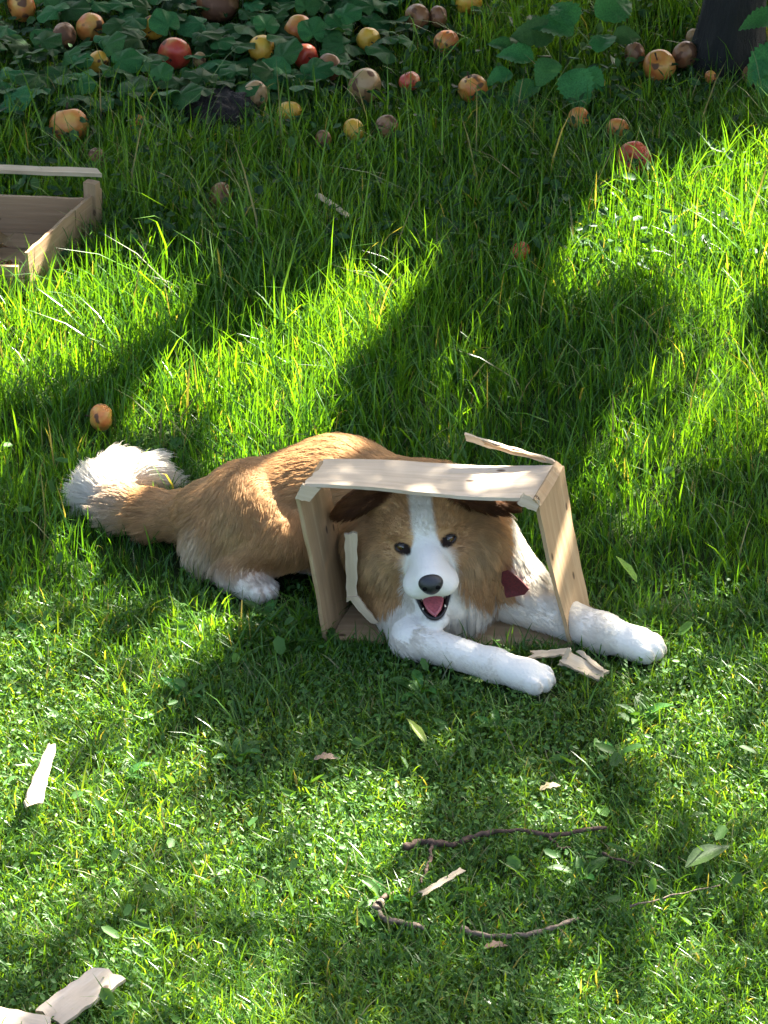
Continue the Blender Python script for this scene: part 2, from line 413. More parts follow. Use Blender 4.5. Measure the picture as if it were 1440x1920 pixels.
VOX = .0036
lo = np.array([-.63, -.66, -.012]); hi = np.array([.50, .13, .335])
gs = [np.arange(lo[i], hi[i], VOX) for i in range(3)]
F = np.full([len(g) for g in gs], 1.0, np.float32)
for p in PR:
    ix = [slice(max(0, int((p.lo[i]-lo[i])/VOX)), min(len(gs[i]), int((p.hi[i]-lo[i])/VOX)+2)) for i in range(3)]
    P = np.stack(np.meshgrid(gs[0][ix[0]], gs[1][ix[1]], gs[2][ix[2]], indexing='ij'), -1)
    d = pdist(p, P).astype(np.float32); A = F[ix[0], ix[1], ix[2]]
    if p.cut:
        h = np.clip(.5-.5*(A+d)/p.k, 0, 1); F[ix[0], ix[1], ix[2]] = A*(1-h)+(-d)*h+p.k*h*(1-h)
    else:
        h = np.clip(.5+.5*(A-d)/p.k, 0, 1); F[ix[0], ix[1], ix[2]] = A*(1-h)+d*h-p.k*h*(1-h)
F[:, :, 0] = np.maximum(F[:, :, 0], .001)            # flat where it lies on the lawn
def surface_nets(F, lo, h):
    S = F < 0; nx, ny, nz = [s-1 for s in F.shape]
    cs = [(i, j, k) for i in (0, 1) for j in (0, 1) for k in (0, 1)]
    cntr = sum(S[i:i+nx, j:j+ny, k:k+nz].astype(np.int8) for i, j, k in cs)
    act = (cntr > 0) & (cntr < 8); idx = np.argwhere(act); vid = -np.ones(act.shape, np.int32); vid[act] = np.arange(len(idx))
    acc = np.zeros((len(idx), 3)); c = np.zeros(len(idx))
    for a in cs:
        for ax in range(3):
            if a[ax]: continue
            b = list(a); b[ax] = 1
            fa = F[tuple((idx+a).T)]; fb = F[tuple((idx+b).T)]; m = (fa < 0) != (fb < 0)
            t = np.where(m, fa/np.where(m, fa-fb, 1), 0)
            pt = np.tile(np.array(a, float), (len(idx), 1)); pt[:, ax] = t
            acc[m] += pt[m]; c[m] += 1
    v = lo+h*(idx+acc/c[:, None]); quads = []
    for ax in range(3):
        u, w = [(1, 2), (2, 0), (0, 1)][ax]
        sl0 = [slice(1, -1)]*3; sl1 = [slice(1, -1)]*3; sl0[ax] = slice(0, -1); sl1[ax] = slice(1, None)
        e = np.argwhere(S[tuple(sl0)] != S[tuple(sl1)])
        off = np.ones(3, int); off[ax] = 0; e = e+off
        ins = S[tuple(e.T)]
        def at(du, dw):
            q = e.copy(); q[:, u] += du; q[:, w] += dw; return vid[tuple(q.T)]
        qd = np.stack([at(-1, -1), at(0, -1), at(0, 0), at(-1, 0)], 1)
        qd[~ins] = qd[~ins][:, ::-1]; quads.append(qd)
    return v, np.concatenate(quads)
DV, DQ = surface_nets(F, lo, VOX)
def grad(P):
    out = np.zeros_like(P); e = 1.5
    q = (P-lo)/VOX
    def samp(q):
        q = np.clip(q, 0, np.array(F.shape)-1.01); i = q.astype(int); f = q-i; r = 0
        for a in (0, 1):
            for b in (0, 1):
                for c in (0, 1):
                    w = (f[:, 0] if a else 1-f[:, 0])*(f[:, 1] if b else 1-f[:, 1])*(f[:, 2] if c else 1-f[:, 2])
                    r = r+w*F[np.minimum(i[:, 0]+a, F.shape[0]-1), np.minimum(i[:, 1]+b, F.shape[1]-1), np.minimum(i[:, 2]+c, F.shape[2]-1)]
        return r
    for ax in range(3):
        d = np.zeros(3); d[ax] = e; out[:, ax] = samp(q+d)-samp(q-d)
    return out/np.maximum(np.linalg.norm(out, axis=1, keepdims=True), 1e-9)

# coat: colour, length and lie of the hair at any point of the skin
CT = {'tan': (.53, .32, .15), 'white': (.78, .735, .65), 'cream': (.72, .63, .49), 'ear': (.22, .09, .03)}
DARK = np.array((.085, .032, .012)); WHITE = np.array(CT['white']); TAN = np.array(CT['tan'])
def n3(P, f, seed):
    return (fbm(P[:, 0]+.7*P[:, 2], P[:, 1]-.6*P[:, 2], seed, 2, f)+fbm(P[:, 0]-.5*P[:, 1], P[:, 2]+.3*P[:, 1], seed+1, 2, f))*.5
def sstep(a, b, x):
    t = np.clip((x-a)/(b-a), 0, 1); return t*t*(3-2*t)
def mixc(c, w, d): return c*(1-w[:, None])+np.asarray(d)*w[:, None]
EYES = [Hp(-.0385, .0135, -.004), Hp(.0385, .0135, .000)]
def edir_all(P):
    """which side of the ear flap: positive on the underside"""
    d = np.stack([np.linalg.norm(P-p.o, axis=1) for p in EARS]); u = np.stack([-(P-p.o)@p.R[:, 2]+.25*(P-p.o)@p.R[:, 1] for p in EARS])
    return np.take_along_axis(u, d.argmin(0)[None], 0)[0]
def coat(P):
    ws = np.zeros(len(P)); col = np.zeros((len(P), 3)); fl = np.zeros((len(P), 3)); ln = np.zeros(len(P))
    wl = np.zeros(len(P))
    for p in PR:
        if p.cut: continue
        d = pdist(p, P); w = np.exp(-np.clip(d, -.02, .2)/.006); w2 = np.exp(-np.clip(d, -.02, .2)/.010)
        col += w[:, None]*np.array(CT[p.c]); ws += w
        f = p.flow/np.linalg.norm(p.flow); fl += w2[:, None]*f; ln += w2*p.fur; wl += w2
    col /= ws[:, None]; ln /= wl; fl /= np.maximum(np.linalg.norm(fl, axis=1, keepdims=True), 1e-6)
    nz = n3(P, 28, 50); nz2 = n3(P, 9, 60)
    # --- trunk: warm on the back, paler flank and belly
    q = Hl(P); hx, hy, hz = q[:, 0], q[:, 1], q[:, 2]
    head = sstep(-.11, -.085, hy)*(np.abs(hx) < .135)*(hz > -.145)*(hz < .12)*(P[:, 1] < -.29)
    for p in LEGS: head = head*sstep(.004, .010, pdist(p, P))
    trunk = (P[:, 0] < .02)*(P[:, 1] > -.36)
    col = mixc(col, trunk*sstep(.05, .015, P[:, 2]+.012*nz)*(P[:, 0] > -.2), WHITE)
    col = mixc(col, trunk*.35*sstep(.0, .5, nz2), np.array((.58, .38, .18)))
    col = mixc(col, trunk*.4*sstep(.0, .5, -nz2), np.array((.34, .155, .05)))
    col = mixc(col, .55*sstep(-.1, .5, nz2)*(P[:, 1] < -.33)*sstep(.3, .5, col[:, 2])*(hy < .0), np.array((.72, .62, .46)))
    # neck mantle is brown, fore-chest white, shoulder brown only behind
    rm = (P[:, 1] > -.40)*(P[:, 1] < -.25)*(P[:, 0] > .15)*(1-head)
    col = mixc(col, rm*sstep(.16, .19, P[:, 0]), WHITE)
    crease_shade = np.exp(-(((P[:, 0]+.205)/.055)**2+((P[:, 2]-.075-.25*(P[:, 0]+.2))/.022)**2))*(P[:, 1] < -.2)*trunk  # shade in the thigh and belly fold, painted dark into the coat
    col = mixc(col, .7*crease_shade, np.array((.25, .105, .035)))
    hil = np.exp(-(((P[:, 0]+.265+.3*nz2*.1)/.03)**2+((P[:, 2]-.12)/.05)**2))*(P[:, 1] < -.17)*trunk; col = mixc(col, .6*hil, np.array((.68, .50, .27)))  # highlight on the haunch, painted pale into the coat
    # --- head markings
    hc = np.tile(TAN, (len(P), 1))
    hc = mixc(hc, .55*sstep(-.2, .5, nz2+nz*.5), np.array((.56, .36, .16)))
    hc = mixc(hc, sstep(.040, .060, np.abs(hx))*sstep(.0, -.04, hz)*sstep(-.09, -.05, hz)*.55, np.array((.66, .49, .28)))      # pale cheek
    for e in EYES:
        de = np.linalg.norm(P-e, axis=1); hc = mixc(hc, .5*sstep(.030, .017, de), np.array((.30, .145, .055)))
    ear = np.max([sstep(.014, .005, pdist(p, P)) for p in EARS], axis=0)
    head = np.maximum(head, sstep(.012, .004, np.min([pdist(p, P) for p in EARS], axis=0)))
    hc = mixc(hc, ear*.9, np.array((.17, .066, .022)))
    hc = mixc(hc, ear*sstep(-.004, .006, hy*0+edir_all(P)+.004*nz)*.95, DARK)
    wdt = .0185+np.clip(-hz-.004, 0, .04)*.62+.030*sstep(.02, .05, hy)+.003*nz
    bl = sstep(.004, -.004, np.abs(hx)-wdt)*sstep(.115, .10, hz)*(hy > -.13)
    hc = mixc(hc, bl, WHITE)
    muz = sstep(.018, .034, hy)*(hz < .0)*sstep(.052, .046, np.abs(hx)); hc = mixc(hc, muz, WHITE)
    bib = sstep(.006, -.006, np.abs(hx)-(.036+1.25*np.maximum(-hz-.078, 0))-.010*nz)*sstep(-.070, -.078, hz); hc = mixc(hc, bib, WHITE)
    hc = mixc(hc, sstep(-.128, -.142, hz+.012*nz), WHITE)
    col = mixc(col, head, np.zeros(3))+hc*head[:, None]
    # brown mane behind the cheek, above the white shoulder
    mane = (P[:, 1] < -.30)*(P[:, 0] > .12)*(P[:, 2] > .062+.012*nz)*sstep(.010, -.006, P[:, 0]-(.176+.45*np.clip(.18-P[:, 2], 0, .11))+.006*nz)*(1-head)
    for p in LEGS: mane = mane*sstep(.006, .014, pdist(p, P))
    col = mixc(col, mane, TAN*.9)
    # the rim of the lips and the mouth
    up_lip = 0*hz*(hy > -.02)*(np.abs(hx) > .012)
    cav = PR[-1]; dm = pdist(cav, P)
    lip = sstep(.0045, .0015, dm)*(hy > -.03)
    col = mixc(col, lip, np.array((.020, .013, .012)))
    for e in EYES:
        q = Hl(P)-Hl(e); de = np.sqrt((q[:, 0]*.85)**2+(q[:, 2]*1.25)**2+(q[:, 1]*.4)**2)
        col = mixc(col, sstep(.0150, .0115, de), np.array((.018, .010, .008)))
        ln = ln*np.where(de < .0128, 0, np.where(de < .022, .6, 1))
    ln = np.where(dm < .006, 0, ln); ln = np.where((hy > .080)*(np.abs(hx) < .03)*(hz > -.066)*(hz < 0), 0, ln)
    ln = np.where((hy > .03)*head > 0, np.minimum(ln, .006), ln)
    ln = np.where((P[:, 2] < .006), 0, ln)
    return np.clip(col, 0, 1), fl, ln
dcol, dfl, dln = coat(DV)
def m_skin():
    k = N('dog_coat_under'); a = k.n('ShaderNodeAttribute', attribute_name='col'); nz = k.noise(260, 3, k.mapping('Object', (1, 1, 1)))
    return k.done(k.bsdf(a.outputs['Color'], .8, k.bump(nz.outputs[0], .4, .003), .2))
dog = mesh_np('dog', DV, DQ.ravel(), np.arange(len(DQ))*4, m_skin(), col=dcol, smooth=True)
tag(dog, 'long-haired tan and white dog lying on the lawn with its head through a broken crate', 'dog')

# hair strands
T = np.concatenate([DQ[:, [0, 1, 2]], DQ[:, [0, 2, 3]]]); A, B, C = DV[T[:, 0]], DV[T[:, 1]], DV[T[:, 2]]
ar = np.linalg.norm(np.cross(B-A, C-A), axis=1)*.5
cenT = (A+B+C)/3
fc, ff, fln = coat(cenT)
dens = ar*np.where(fln > .001, 1, 0)*np.where(fln < .007, 4.5, np.where(fln < .012, 3.2, 1.0))*np.where(cenT[:, 2] < .02, .4, 1)
NF = 290000
ti = RNG.choice(len(T), NF, p=dens/dens.sum()); u = RNG.uniform(size=(NF, 2)); sw = u.sum(1) > 1; u[sw] = 1-u[sw]
R0 = A[ti]+(B-A)[ti]*u[:, :1]+(C-A)[ti]*u[:, 1:]
nrm = grad(R0); hcol, hfl, hln = coat(R0)
ok = hln > .0015; R0, nrm, hcol, hfl, hln = R0[ok], nrm[ok], hcol[ok], hfl[ok], hln[ok]; NF = len(R0)
hfl = hfl+.35*np.stack([n3(R0, 22, 70), n3(R0, 22, 74), n3(R0, 22, 78)], 1)+.12*RNG.normal(size=(NF, 3))
hfl -= nrm*np.sum(hfl*nrm, 1, keepdims=True); hfl /= np.maximum(np.linalg.norm(hfl, axis=1, keepdims=True), 1e-6)
hln = hln*RNG.uniform(.65, 1.15, NF)*np.where(RNG.uniform(size=NF) < .05, 1.45, 1.0)
lift = np.where(hln < .012, .35, .50)+.14*n3(R0, 30, 80)
K = 5; tt = np.linspace(0, 1, K)
grav = np.array([0, 0, -1.0])
pts = np.zeros((NF, K, 3))
for i, t in enumerate(tt):
    dirn = hfl*(t*.85+.15*t*t)[..., None] if False else hfl*t
    pts[:, i] = R0-nrm*.001+hln[:, None]*(dirn*(1-lift*.3)[:, None]+nrm*(lift*(t-.45*t*t))[:, None]+grav*(.18*t*t))
# locks: tips gather to the nearest lock centre
nc = NF//26; ci = RNG.choice(NF, nc, replace=False); kd = KDTree(nc)
for i, c in enumerate(ci): kd.insert(V(R0[c]), i)
kd.balance()
near_ = np.array([kd.find(V(p))[1] for p in R0]); cc = ci[near_]
cl = np.clip(hln/.03, 0, 1)*.62
same = np.linalg.norm(R0-R0[cc], axis=1) < .02
for i, t in enumerate(tt):
    w = (cl*t**1.3*same)[:, None]; pts[:, i] = pts[:, i]*(1-w)+pts[cc, i]*w
pts[:, :, 2] = np.maximum(pts[:, :, 2], .004)
lockv = RNG.uniform(.82, 1.14, nc)[near_]
vary = lockv*RNG.uniform(.88, 1.1, NF); pale = sstep(.25, .6, hcol[:, 2]); vary = vary*(1-.7*pale)+.7*pale
hcol = np.clip(hcol*vary[:, None], 0, .88)
hc_ = bpy.data.hair_curves.new('fur'); hc_.add_curves([K]*NF)
hc_.position_data.foreach_set('vector', pts.astype(np.float32).ravel())
rad = np.outer(np.where(hln < .012, .00022, .00034), np.array([1, 1, .9, .65, .2]))
ra = hc_.attributes.get('radius') or hc_.attributes.new('radius', 'FLOAT', 'POINT'); ra.data.foreach_set('value', rad.astype(np.float32).ravel())
ca = hc_.attributes.new('fur_col', 'FLOAT_COLOR', 'CURVE'); cc4 = np.ones((NF, 4), np.float32); cc4[:, :3] = hcol; ca.data.foreach_set('color', cc4.ravel())
def m_fur():
    k = N('fur'); a = k.n('ShaderNodeAttribute', attribute_name='fur_col')
    p = k.bsdf(a.outputs['Color'], .5, spec=.25); tr = k.n('ShaderNodeBsdfTranslucent'); k.l(a.outputs['Color'], tr.inputs[0])
    mx = k.n('ShaderNodeMixShader'); mx.inputs[0].default_value = .4; k.l(p.outputs[0], mx.inputs[1]); k.l(tr.outputs[0], mx.inputs[2]); return k.done(mx)
hc_.materials.append(m_fur())
fur = bpy.data.objects.new('fur', hc_); COL.objects.link(fur); fur.parent = dog

# face parts
def ball(name, c, r, mat, parent, R=None, seg=20, fn=None):
    bm = bmesh.new(); bmesh.ops.create_uvsphere(bm, u_segments=seg, v_segments=seg//2+2, radius=1)
    for v in bm.verts:
        q = np.array(v.co)
        if fn: q = fn(q)
        q = q*np.asarray(r); q = (np.asarray(R)@q if R is not None else q)+np.asarray(c); v.co = V(q)
    return bm_obj(name, bm, mat, parent)
def simple(name, c, rough, spec=.5, coat_=0.0, bump=None):
    k = N(name); nz = k.noise(bump[0] if bump else 60, 3, k.mapping('Object'))
    b = k.ramp(nz.outputs[0], [(.3, tuple(x*.75 for x in c)), (.7, tuple(min(1, x*1.2) for x in c))])
    return k.done(k.bsdf(b, rough, k.bump(nz.outputs[0], bump[1], .002) if bump else None, spec, Coat_Weight=coat_))
M_NOSE = simple('wet_nose', (.010, .010, .012), .32, .6, .2, (700, .5)); M_EYE = simple('brown_iris', (.065, .024, .008), .12, .6, 1.0)
M_PUP = simple('pupil', (.004, .003, .003), .08, .6, 1.0); M_HOLE = simple('nostril', (.003, .003, .003), .7, .1); M_TON = simple('tongue', (.52, .13, .15), .35, .5, .3, (300, .4))
M_TOOTH = simple('tooth', (.75, .68, .52), .3); M_LIP = simple('lip', (.016, .011, .011), .35); M_MOUTH = simple('mouth_lining', (.16, .035, .04), .5)
for s, e in zip((-1, 1), EYES):
    ey = ball('eye', e-Hv(0, .005, 0), (.0118, .0105, .0108), M_EYE, dog, HR)
    ball('pupil', e+Hv(-s*.0005, .0028, .0004), (.0046, .0034, .0046), M_PUP, ey, HR)
    # lids: a dark rim hugging the eyeball
    bm = bmesh.new(); pl = []
    for i in range(25):
        t = 2*math.pi*i/24
        pl.append(e+Hv(math.cos(t)*.0122, .0010+.0030*abs(math.sin(t))-.003*abs(math.cos(t)), math.sin(t)*(.0070 if math.sin(t) > 0 else .0066)+s*.0012*math.cos(t)))
    tube(bm, pl, [.0019]*25, 6, False); bm_obj('eyelid', bm, M_LIP, dog)
def nosefn(q):
    x, y, z = q; w = 1.0+.12*z-.10*max(-z, 0)
    return np.array([x*w, y*(1-.12*max(z, 0)), z*(.95 if z > 0 else 1.0)])
no = ball('nose', Hp(0, .096, -.036), (.0210, .0145, .0190), M_NOSE, dog, HR, 28, nosefn)
for s in (-1, 1):
    ball('nostril', Hp(s*.0100, .1072, -.0375), (.0056, .0030, .0040), M_HOLE, no, Rh('Y', s*25), 12)
# tongue: a shallow trough lying on the lower jaw
def tongue():
    bm = bmesh.new(); g = []; nu, nv_ = 9, 14
    for j in range(nv_):
        t = j/(nv_-1); row = []
        y = -.02+.086*t; z = -.086-.026*t-.004*max(t-.8, 0)*5; hw = .0185*math.sqrt(max(1-(max(t-.55, 0)/.46)**2, 0.02))
        for i in range(nu):
            s = i/(nu-1)*2-1; row.append(bm.verts.new(V(Hp(s*hw, y, z+.0035*s*s-.0022*math.exp(-(s/.18)**2)))))
        g.append(row)
    for a, b in zip(g, g[1:]):
        for i in range(nu-1): bm.faces.new((a[i], a[i+1], b[i+1], b[i]))
    bm.normal_update()
    r = bmesh.ops.solidify(bm, geom=bm.faces[:], thickness=.005)
    return bm
to = bm_obj('tongue', tongue(), M_TON, dog)
# lower lip rim and a few teeth
bm = bmesh.new(); pl = [Hp(math.sin(t)*.027, -.010+.076*max(math.cos(t), 0)**.7, -.079-.040*max(math.cos(t), 0)**.8) for t in np.linspace(-1.5, 1.5, 21)]
tube(bm, pl, [.0036]*21, 7); bm_obj('lower_lip', bm, M_LIP, dog)
for x, y, z, h in ((.0185, .050, -.113, .010), (-.0185, .050, -.113, .009), (.021, .030, -.103, .006), (-.021, .030, -.103, .006), (.017, .066, -.072, -.009), (-.017, .066, -.072, -.008)):
    bm = bmesh.new(); tube(bm, [Hp(x, y, z), Hp(x*1.02, y+.001, z+h*.6), Hp(x, y+.001, z+h)], [.0027, .0018, .0005], 7); bm_obj('tooth', bm, M_TOOTH, dog)
# red collar tab showing at the edge of the mane
def m_red():
    k = N('red_cloth'); nz = k.noise(400, 2, k.mapping('Object')); c = k.ramp(nz.outputs[0], [(.3, (.05, .006, .008)), (.7, (.14, .014, .018))])
    return k.done(k.bsdf(c, .7, k.bump(nz.outputs[0], .4, .002)))
yt = -.430
tabp = [W(942, 1072, yt+.012), W(954, 1068, yt+.006), W(976, 1086, yt), W(993, 1104, yt-.004), W(984, 1114, yt), W(950, 1120, yt+.010), W(940, 1098, yt+.016)]
bm = bmesh.new(); f = bm.faces.new([bm.verts.new(V(p)) for p in tabp]); bm.normal_update(); bmesh.ops.solidify(bm, geom=[f], thickness=.002)
ct = bm_obj('collar_tab', bm, m_red(), dog, False); ct['label'] = 'dark red pointed cloth tab of the collar'
# ------------------------------------------------------------------ thin poplar boards
def m_wood(name, c0, c1, knots=True, trans=0.0):
    k = N(name); v = k.mapping('Object', (1.2, 22, 22)); oi = k.n('ShaderNodeObjectInfo')
    add = k.n('ShaderNodeVectorMath', operation='ADD'); k.l(v, add.inputs[0])
    cmb = k.n('ShaderNodeCombineXYZ'); k.l(k.math('MULTIPLY', oi.outputs['Random'], 40), cmb.inputs[0]); k.l(cmb.outputs[0], add.inputs[1])
    n1 = k.noise(4, 5, add.outputs[0], .6); n2 = k.noise(14, 3, add.outputs[0])
    c = k.ramp(n1.outputs[0], [(.28, tuple(x*.82 for x in c0)), (.5, c0), (.72, c1)])
    c = k.mix(k.math('MULTIPLY', n2.outputs[0], .35), c, tuple(x*.72 for x in c0))
    if knots:
        vo = k.n('ShaderNodeTexVoronoi', voronoi_dimensions='2D'); vo.inputs['Scale'].default_value = 7.5; mp = k.mapping('Object', (.8, 1.6, 1))
        a2 = k.n('ShaderNodeVectorMath', operation='ADD'); k.l(mp, a2.inputs[0]); k.l(cmb.outputs[0], a2.inputs[1]); k.l(a2.outputs[0], vo.inputs['Vector'])
        kn = k.ramp(vo.outputs['Distance'], [(.0, (1, 1, 1)), (.035, (.8, .8, .8)), (.055, (0, 0, 0))])
        c = k.mix(kn, c, (.07, .035, .018))
    st = k.noise(9, 4, k.mapping('Object')); c = k.mix(k.math('MULTIPLY', k.math('POWER', st.outputs[0], 3.0), .9), c, (.22, .16, .10))
    p = k.bsdf(c, .62, k.bump(n1.outputs[0], .35, .004), .3)
    if not trans: return k.done(p)
    tr = k.n('ShaderNodeBsdfTranslucent'); k.l(k.mix(1.0, c, (1.0, .85, .45), 'MULTIPLY'), tr.inputs[0]); mx = k.n('ShaderNodeMixShader'); mx.inputs[0].default_value = trans
    k.l(p.outputs[0], mx.inputs[1]); k.l(tr.outputs[0], mx.inputs[2]); return k.done(mx)
M_WOOD = m_wood('poplar_board', (.47, .31, .165), (.58, .43, .26), True, .14)
M_WOOD_PALE = m_wood('poplar_splinter', (.58, .46, .31), (.68, .57, .42), False, .1)
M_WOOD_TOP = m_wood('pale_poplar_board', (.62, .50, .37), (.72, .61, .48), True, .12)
M_WOOD_OLD = m_wood('weathered_board', (.36, .23, .125), (.47, .32, .19), True)

def board(name, quad, th, mat, parent, nu=14, nv=4, jag=(0, 0), wav=.0015, side=1, seed=0):
    """board whose big face is the quad p0 p1 p2 p3 (grain along p0-p1), thickness th to the back"""
    r = random.Random(seed*31+7); p = [np.asarray(q, float) for q in quad]
    ex = p[1]-p[0]; ex = ex/np.linalg.norm(ex); nz = np.cross(ex, p[3]-p[0]); nz = nz/np.linalg.norm(nz)*side; ey = np.cross(nz, ex)
    M = np.stack([ex, ey, nz], 1); base = np.array(parent.location) if parent else np.zeros(3)
    j0 = [r.uniform(-1, 1)*jag[0] for _ in range(nv+1)]; j1 = [r.uniform(-1, 1)*jag[1] for _ in range(nv+1)]
    ph = r.uniform(0, 6); vs = []; fs = []
    for layer in (0, 1):
        for i in range(nu+1):
            for j in range(nv+1):
                u = i/nu; v = j/nv; q = (p[0]*(1-u)+p[1]*u)*(1-v)+(p[3]*(1-u)+p[2]*u)*v
                l = M.T@(q-p[0])
                l[0] += j0[j]*(1-u)**6+j1[j]*u**6
                l[1] += (.0008*math.sin(u*23+ph)+.0007*r.uniform(-1, 1)) if j in (0, nv) else 0
                l[2] += wav*math.sin(u*5+ph)+wav*.8*math.cos(v*3+ph)-layer*th
                vs.append(l)
    n1 = (nu+1)*(nv+1); I = lambda a, i, j: a*n1+i*(nv+1)+j
    for i in range(nu):
        for j in range(nv):
            fs.append((I(0, i, j), I(0, i+1, j), I(0, i+1, j+1), I(0, i, j+1))); fs.append((I(1, i, j), I(1, i, j+1), I(1, i+1, j+1), I(1, i+1, j)))
    for i in range(nu):
        fs.append((I(0, i, 0), I(1, i, 0), I(1, i+1, 0), I(0, i+1, 0))); fs.append((I(0, i, nv), I(0, i+1, nv), I(1, i+1, nv), I(1, i, nv)))
    for j in range(nv):
        fs.append((I(0, 0, j), I(0, 0, j+1), I(1, 0, j+1), I(1, 0, j))); fs.append((I(0, nu, j), I(1, nu, j), I(1, nu, j+1), I(0, nu, j+1)))
    o = mesh_py(name, vs, fs, mat, parent)
    o.rotation_mode = 'QUATERNION'; o.rotation_quaternion = Matrix(M.tolist()).to_quaternion(); o.location = V(p[0]-base)
    bmn = bmesh.new(); bmn.from_mesh(o.data); bmesh.ops.recalc_face_normals(bmn, faces=bmn.faces); bmn.to_mesh(o.data); bmn.free()
    return o
def lerp(a, b, t): return np.asarray(a)*(1-t)+np.asarray(b)*t

# --- the broken crate round the dog: a loop of four boards stood on edge
FBL = G(607, 1209); BBL = G(653, 1140); FBR = G(1076, 1226); BBR = FBR+(BBL-FBL)*.9
FTL = W(556, 936, FBL[1]); BTL = W(603, 862, BBL[1]); FTR = W(1012, 948, FBR[1]); BTR = W(1056, 874, BBR[1])
crate = empty('broken_crate', G(850, 1220)); tag(crate, 'broken pale wooden fruit crate stood on its side around the dog', 'crate')
up = np.array([0, 0, .002])
a0 = W(571, 914, FTL[1]-.005); a1 = W(1006, 934, FTR[1]); a2 = W(1046, 866, BTR[1]); a3 = W(607, 862, BTL[1])
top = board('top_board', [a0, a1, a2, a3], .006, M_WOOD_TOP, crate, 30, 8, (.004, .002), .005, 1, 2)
board('side_board', [FTL, FBL, BBL, BTL], .007, M_WOOD, crate, 18, 6, (.002, .004), .002, -1, 3)
board('side_board', [FTR, FBR, lerp(BBR, FBR, .1)+[.0, 0, .0], BTR], .007, M_WOOD, crate, 22, 6, (.001, .010), .002, 1, 4)
board('bottom_board', [FBL+[0.01, .004, .008], lerp(FBL, FBR, .985)+[0, .004, .008], lerp(BBL, BBR, .985)+[0, 0, .016], BBL+[.01, 0, .016]], .006, M_WOOD, crate, 20, 5, (.002, .003), .002, 1, 5)
# corner battens and torn ends
board('corner_batten', [W(553, 935, FTL[1]-.010), W(580, 941, FTL[1]-.012), W(602, 916, FTL[1]-.006), W(566, 909, FTL[1]-.006)], .010, M_WOOD_PALE, crate, 6, 3, (.001, .001), .0005, 1, 6)
board('corner_batten', [W(974, 947, FTR[1]-.010), W(1006, 960, FTR[1]-.010), W(1013, 940, FTR[1]-.004), W(984, 927, FTR[1]-.004)], .012, M_WOOD_PALE, crate, 6, 3, (.003, .001), .0005, 1, 7)
board('end_strip', [W(1001, 936, FTR[1]-.006), W(1014, 950, FTR[1]-.006), W(1058, 874, BTR[1]), W(1043, 864, BTR[1])], .004, M_WOOD, crate, 8, 2, (.001, .001), .0008, 1, 8)
s0 = BTR[1]+.004
board('splinter', [W(872, 810, s0+.03), W(1036, 860, s0+.004), W(1054, 874, s0+.002), W(884, 827, s0+.03)], .005, M_WOOD_PALE, crate, 14, 2, (.01, .001), .001, 1, 9)
board('splinter', [W(905, 826, s0+.02), W(1020, 858, s0), W(1024, 864, s0), W(910, 833, s0+.02)], .003, M_WOOD, crate, 12, 2, (.012, .001), .001, 1, 10)
# standing split lath near the cheek
def rod(name, pts, radii, mat, parent, seg=7):
    bm = bmesh.new(); b = np.array(parent.location) if parent else np.zeros(3)
    tube(bm, [np.asarray(p)-b for p in pts], radii, seg); return bm_obj(name, bm, mat, parent)
yl = FBL[1]+.02
board('split_lath', [W(646, 998, yl), W(650, 1128, yl), W(669, 1128, yl-.003), W(670, 1004, yl)], .006, M_WOOD_PALE, crate, 14, 3, (.005, .003), .001, 1, 11)
board('split_lath', [W(652, 1122, yl-.004), W(694, 1168, yl-.012), W(706, 1164, yl-.012), W(670, 1118, yl-.006)], .005, M_WOOD_PALE, crate, 8, 2, (.002, .005), .001, 1, 12)
board('splinter', [G(992, 1232, .030), G(1068, 1226, .030), G(1068, 1216, .034), G(1000, 1220, .034)], .004, M_WOOD_PALE, crate, 8, 2, (.006, .003), .001, 1, 13)
board('splinter', [G(1050, 1240, .035), G(1122, 1274, .022), G(1138, 1256, .026), G(1068, 1222, .042)], .006, M_WOOD_PALE, crate, 10, 3, (.003, .006), .001, 1, 14)
board('splinter', [G(1046, 1248, .02), G(1066, 1214, .055), G(1074, 1216, .055), G(1056, 1252, .02)], .003, M_WOOD_PALE, crate, 8, 2, (.003, .003), .001, 1, 15)
board('splinter', [G(1080, 1222, .04), G(1126, 1258, .03), G(1132, 1254, .03), G(1088, 1218, .045)], .003, M_WOOD_PALE, crate, 8, 2, (.003, .005), .001, 1, 16)
board('splinter', [W(1100, 1130, BBR[1]), W(1108, 1190, BBR[1]-.02), W(1122, 1180, BBR[1]-.01), W(1112, 1140, BBR[1])], .004, M_WOOD_OLD, crate, 8, 2, (.004, .006), .001, 1, 17)

# --- the second crate, lying open beyond the dog's tail
zc = .105
BR = G(190, 352, zc); FR = G(52, 474, zc); dv = (FR-BR); dv[2] = 0
ex = np.array([-1.0, .10, 0]); ex /= np.linalg.norm(ex)
LEN = .46
c2 = empty('fruit_crate', np.array([BR[0]-.2, BR[1]-.15, 0])); tag(c2, 'open wooden fruit crate lying in long grass beyond the dog', 'crate')
dn = np.array([0, 0, -zc]); BL = BR+ex*LEN; FL = FR+ex*LEN
mid = lerp(BR, FR, .36)
board('side_board', [BR, lerp(BR, FR, .355), lerp(BR, FR, .355)+dn, BR+dn], .007, M_WOOD_OLD, c2, 8, 4, (0, .001), .001, 1, 20)
board('side_board', [lerp(BR, FR, .362), FR, FR+dn, lerp(BR, FR, .362)+dn], .007, M_WOOD_OLD, c2, 12, 4, (0, .001), .001, 1, 21)
board('side_board', [BL, FL, FL+dn, BL+dn], .007, M_WOOD_OLD, c2, 12, 4, (0, .001), .001, 1, 22)
bz = np.array([0, 0, -.012])
ib = lerp(BR, FR, .10)+ex*.020
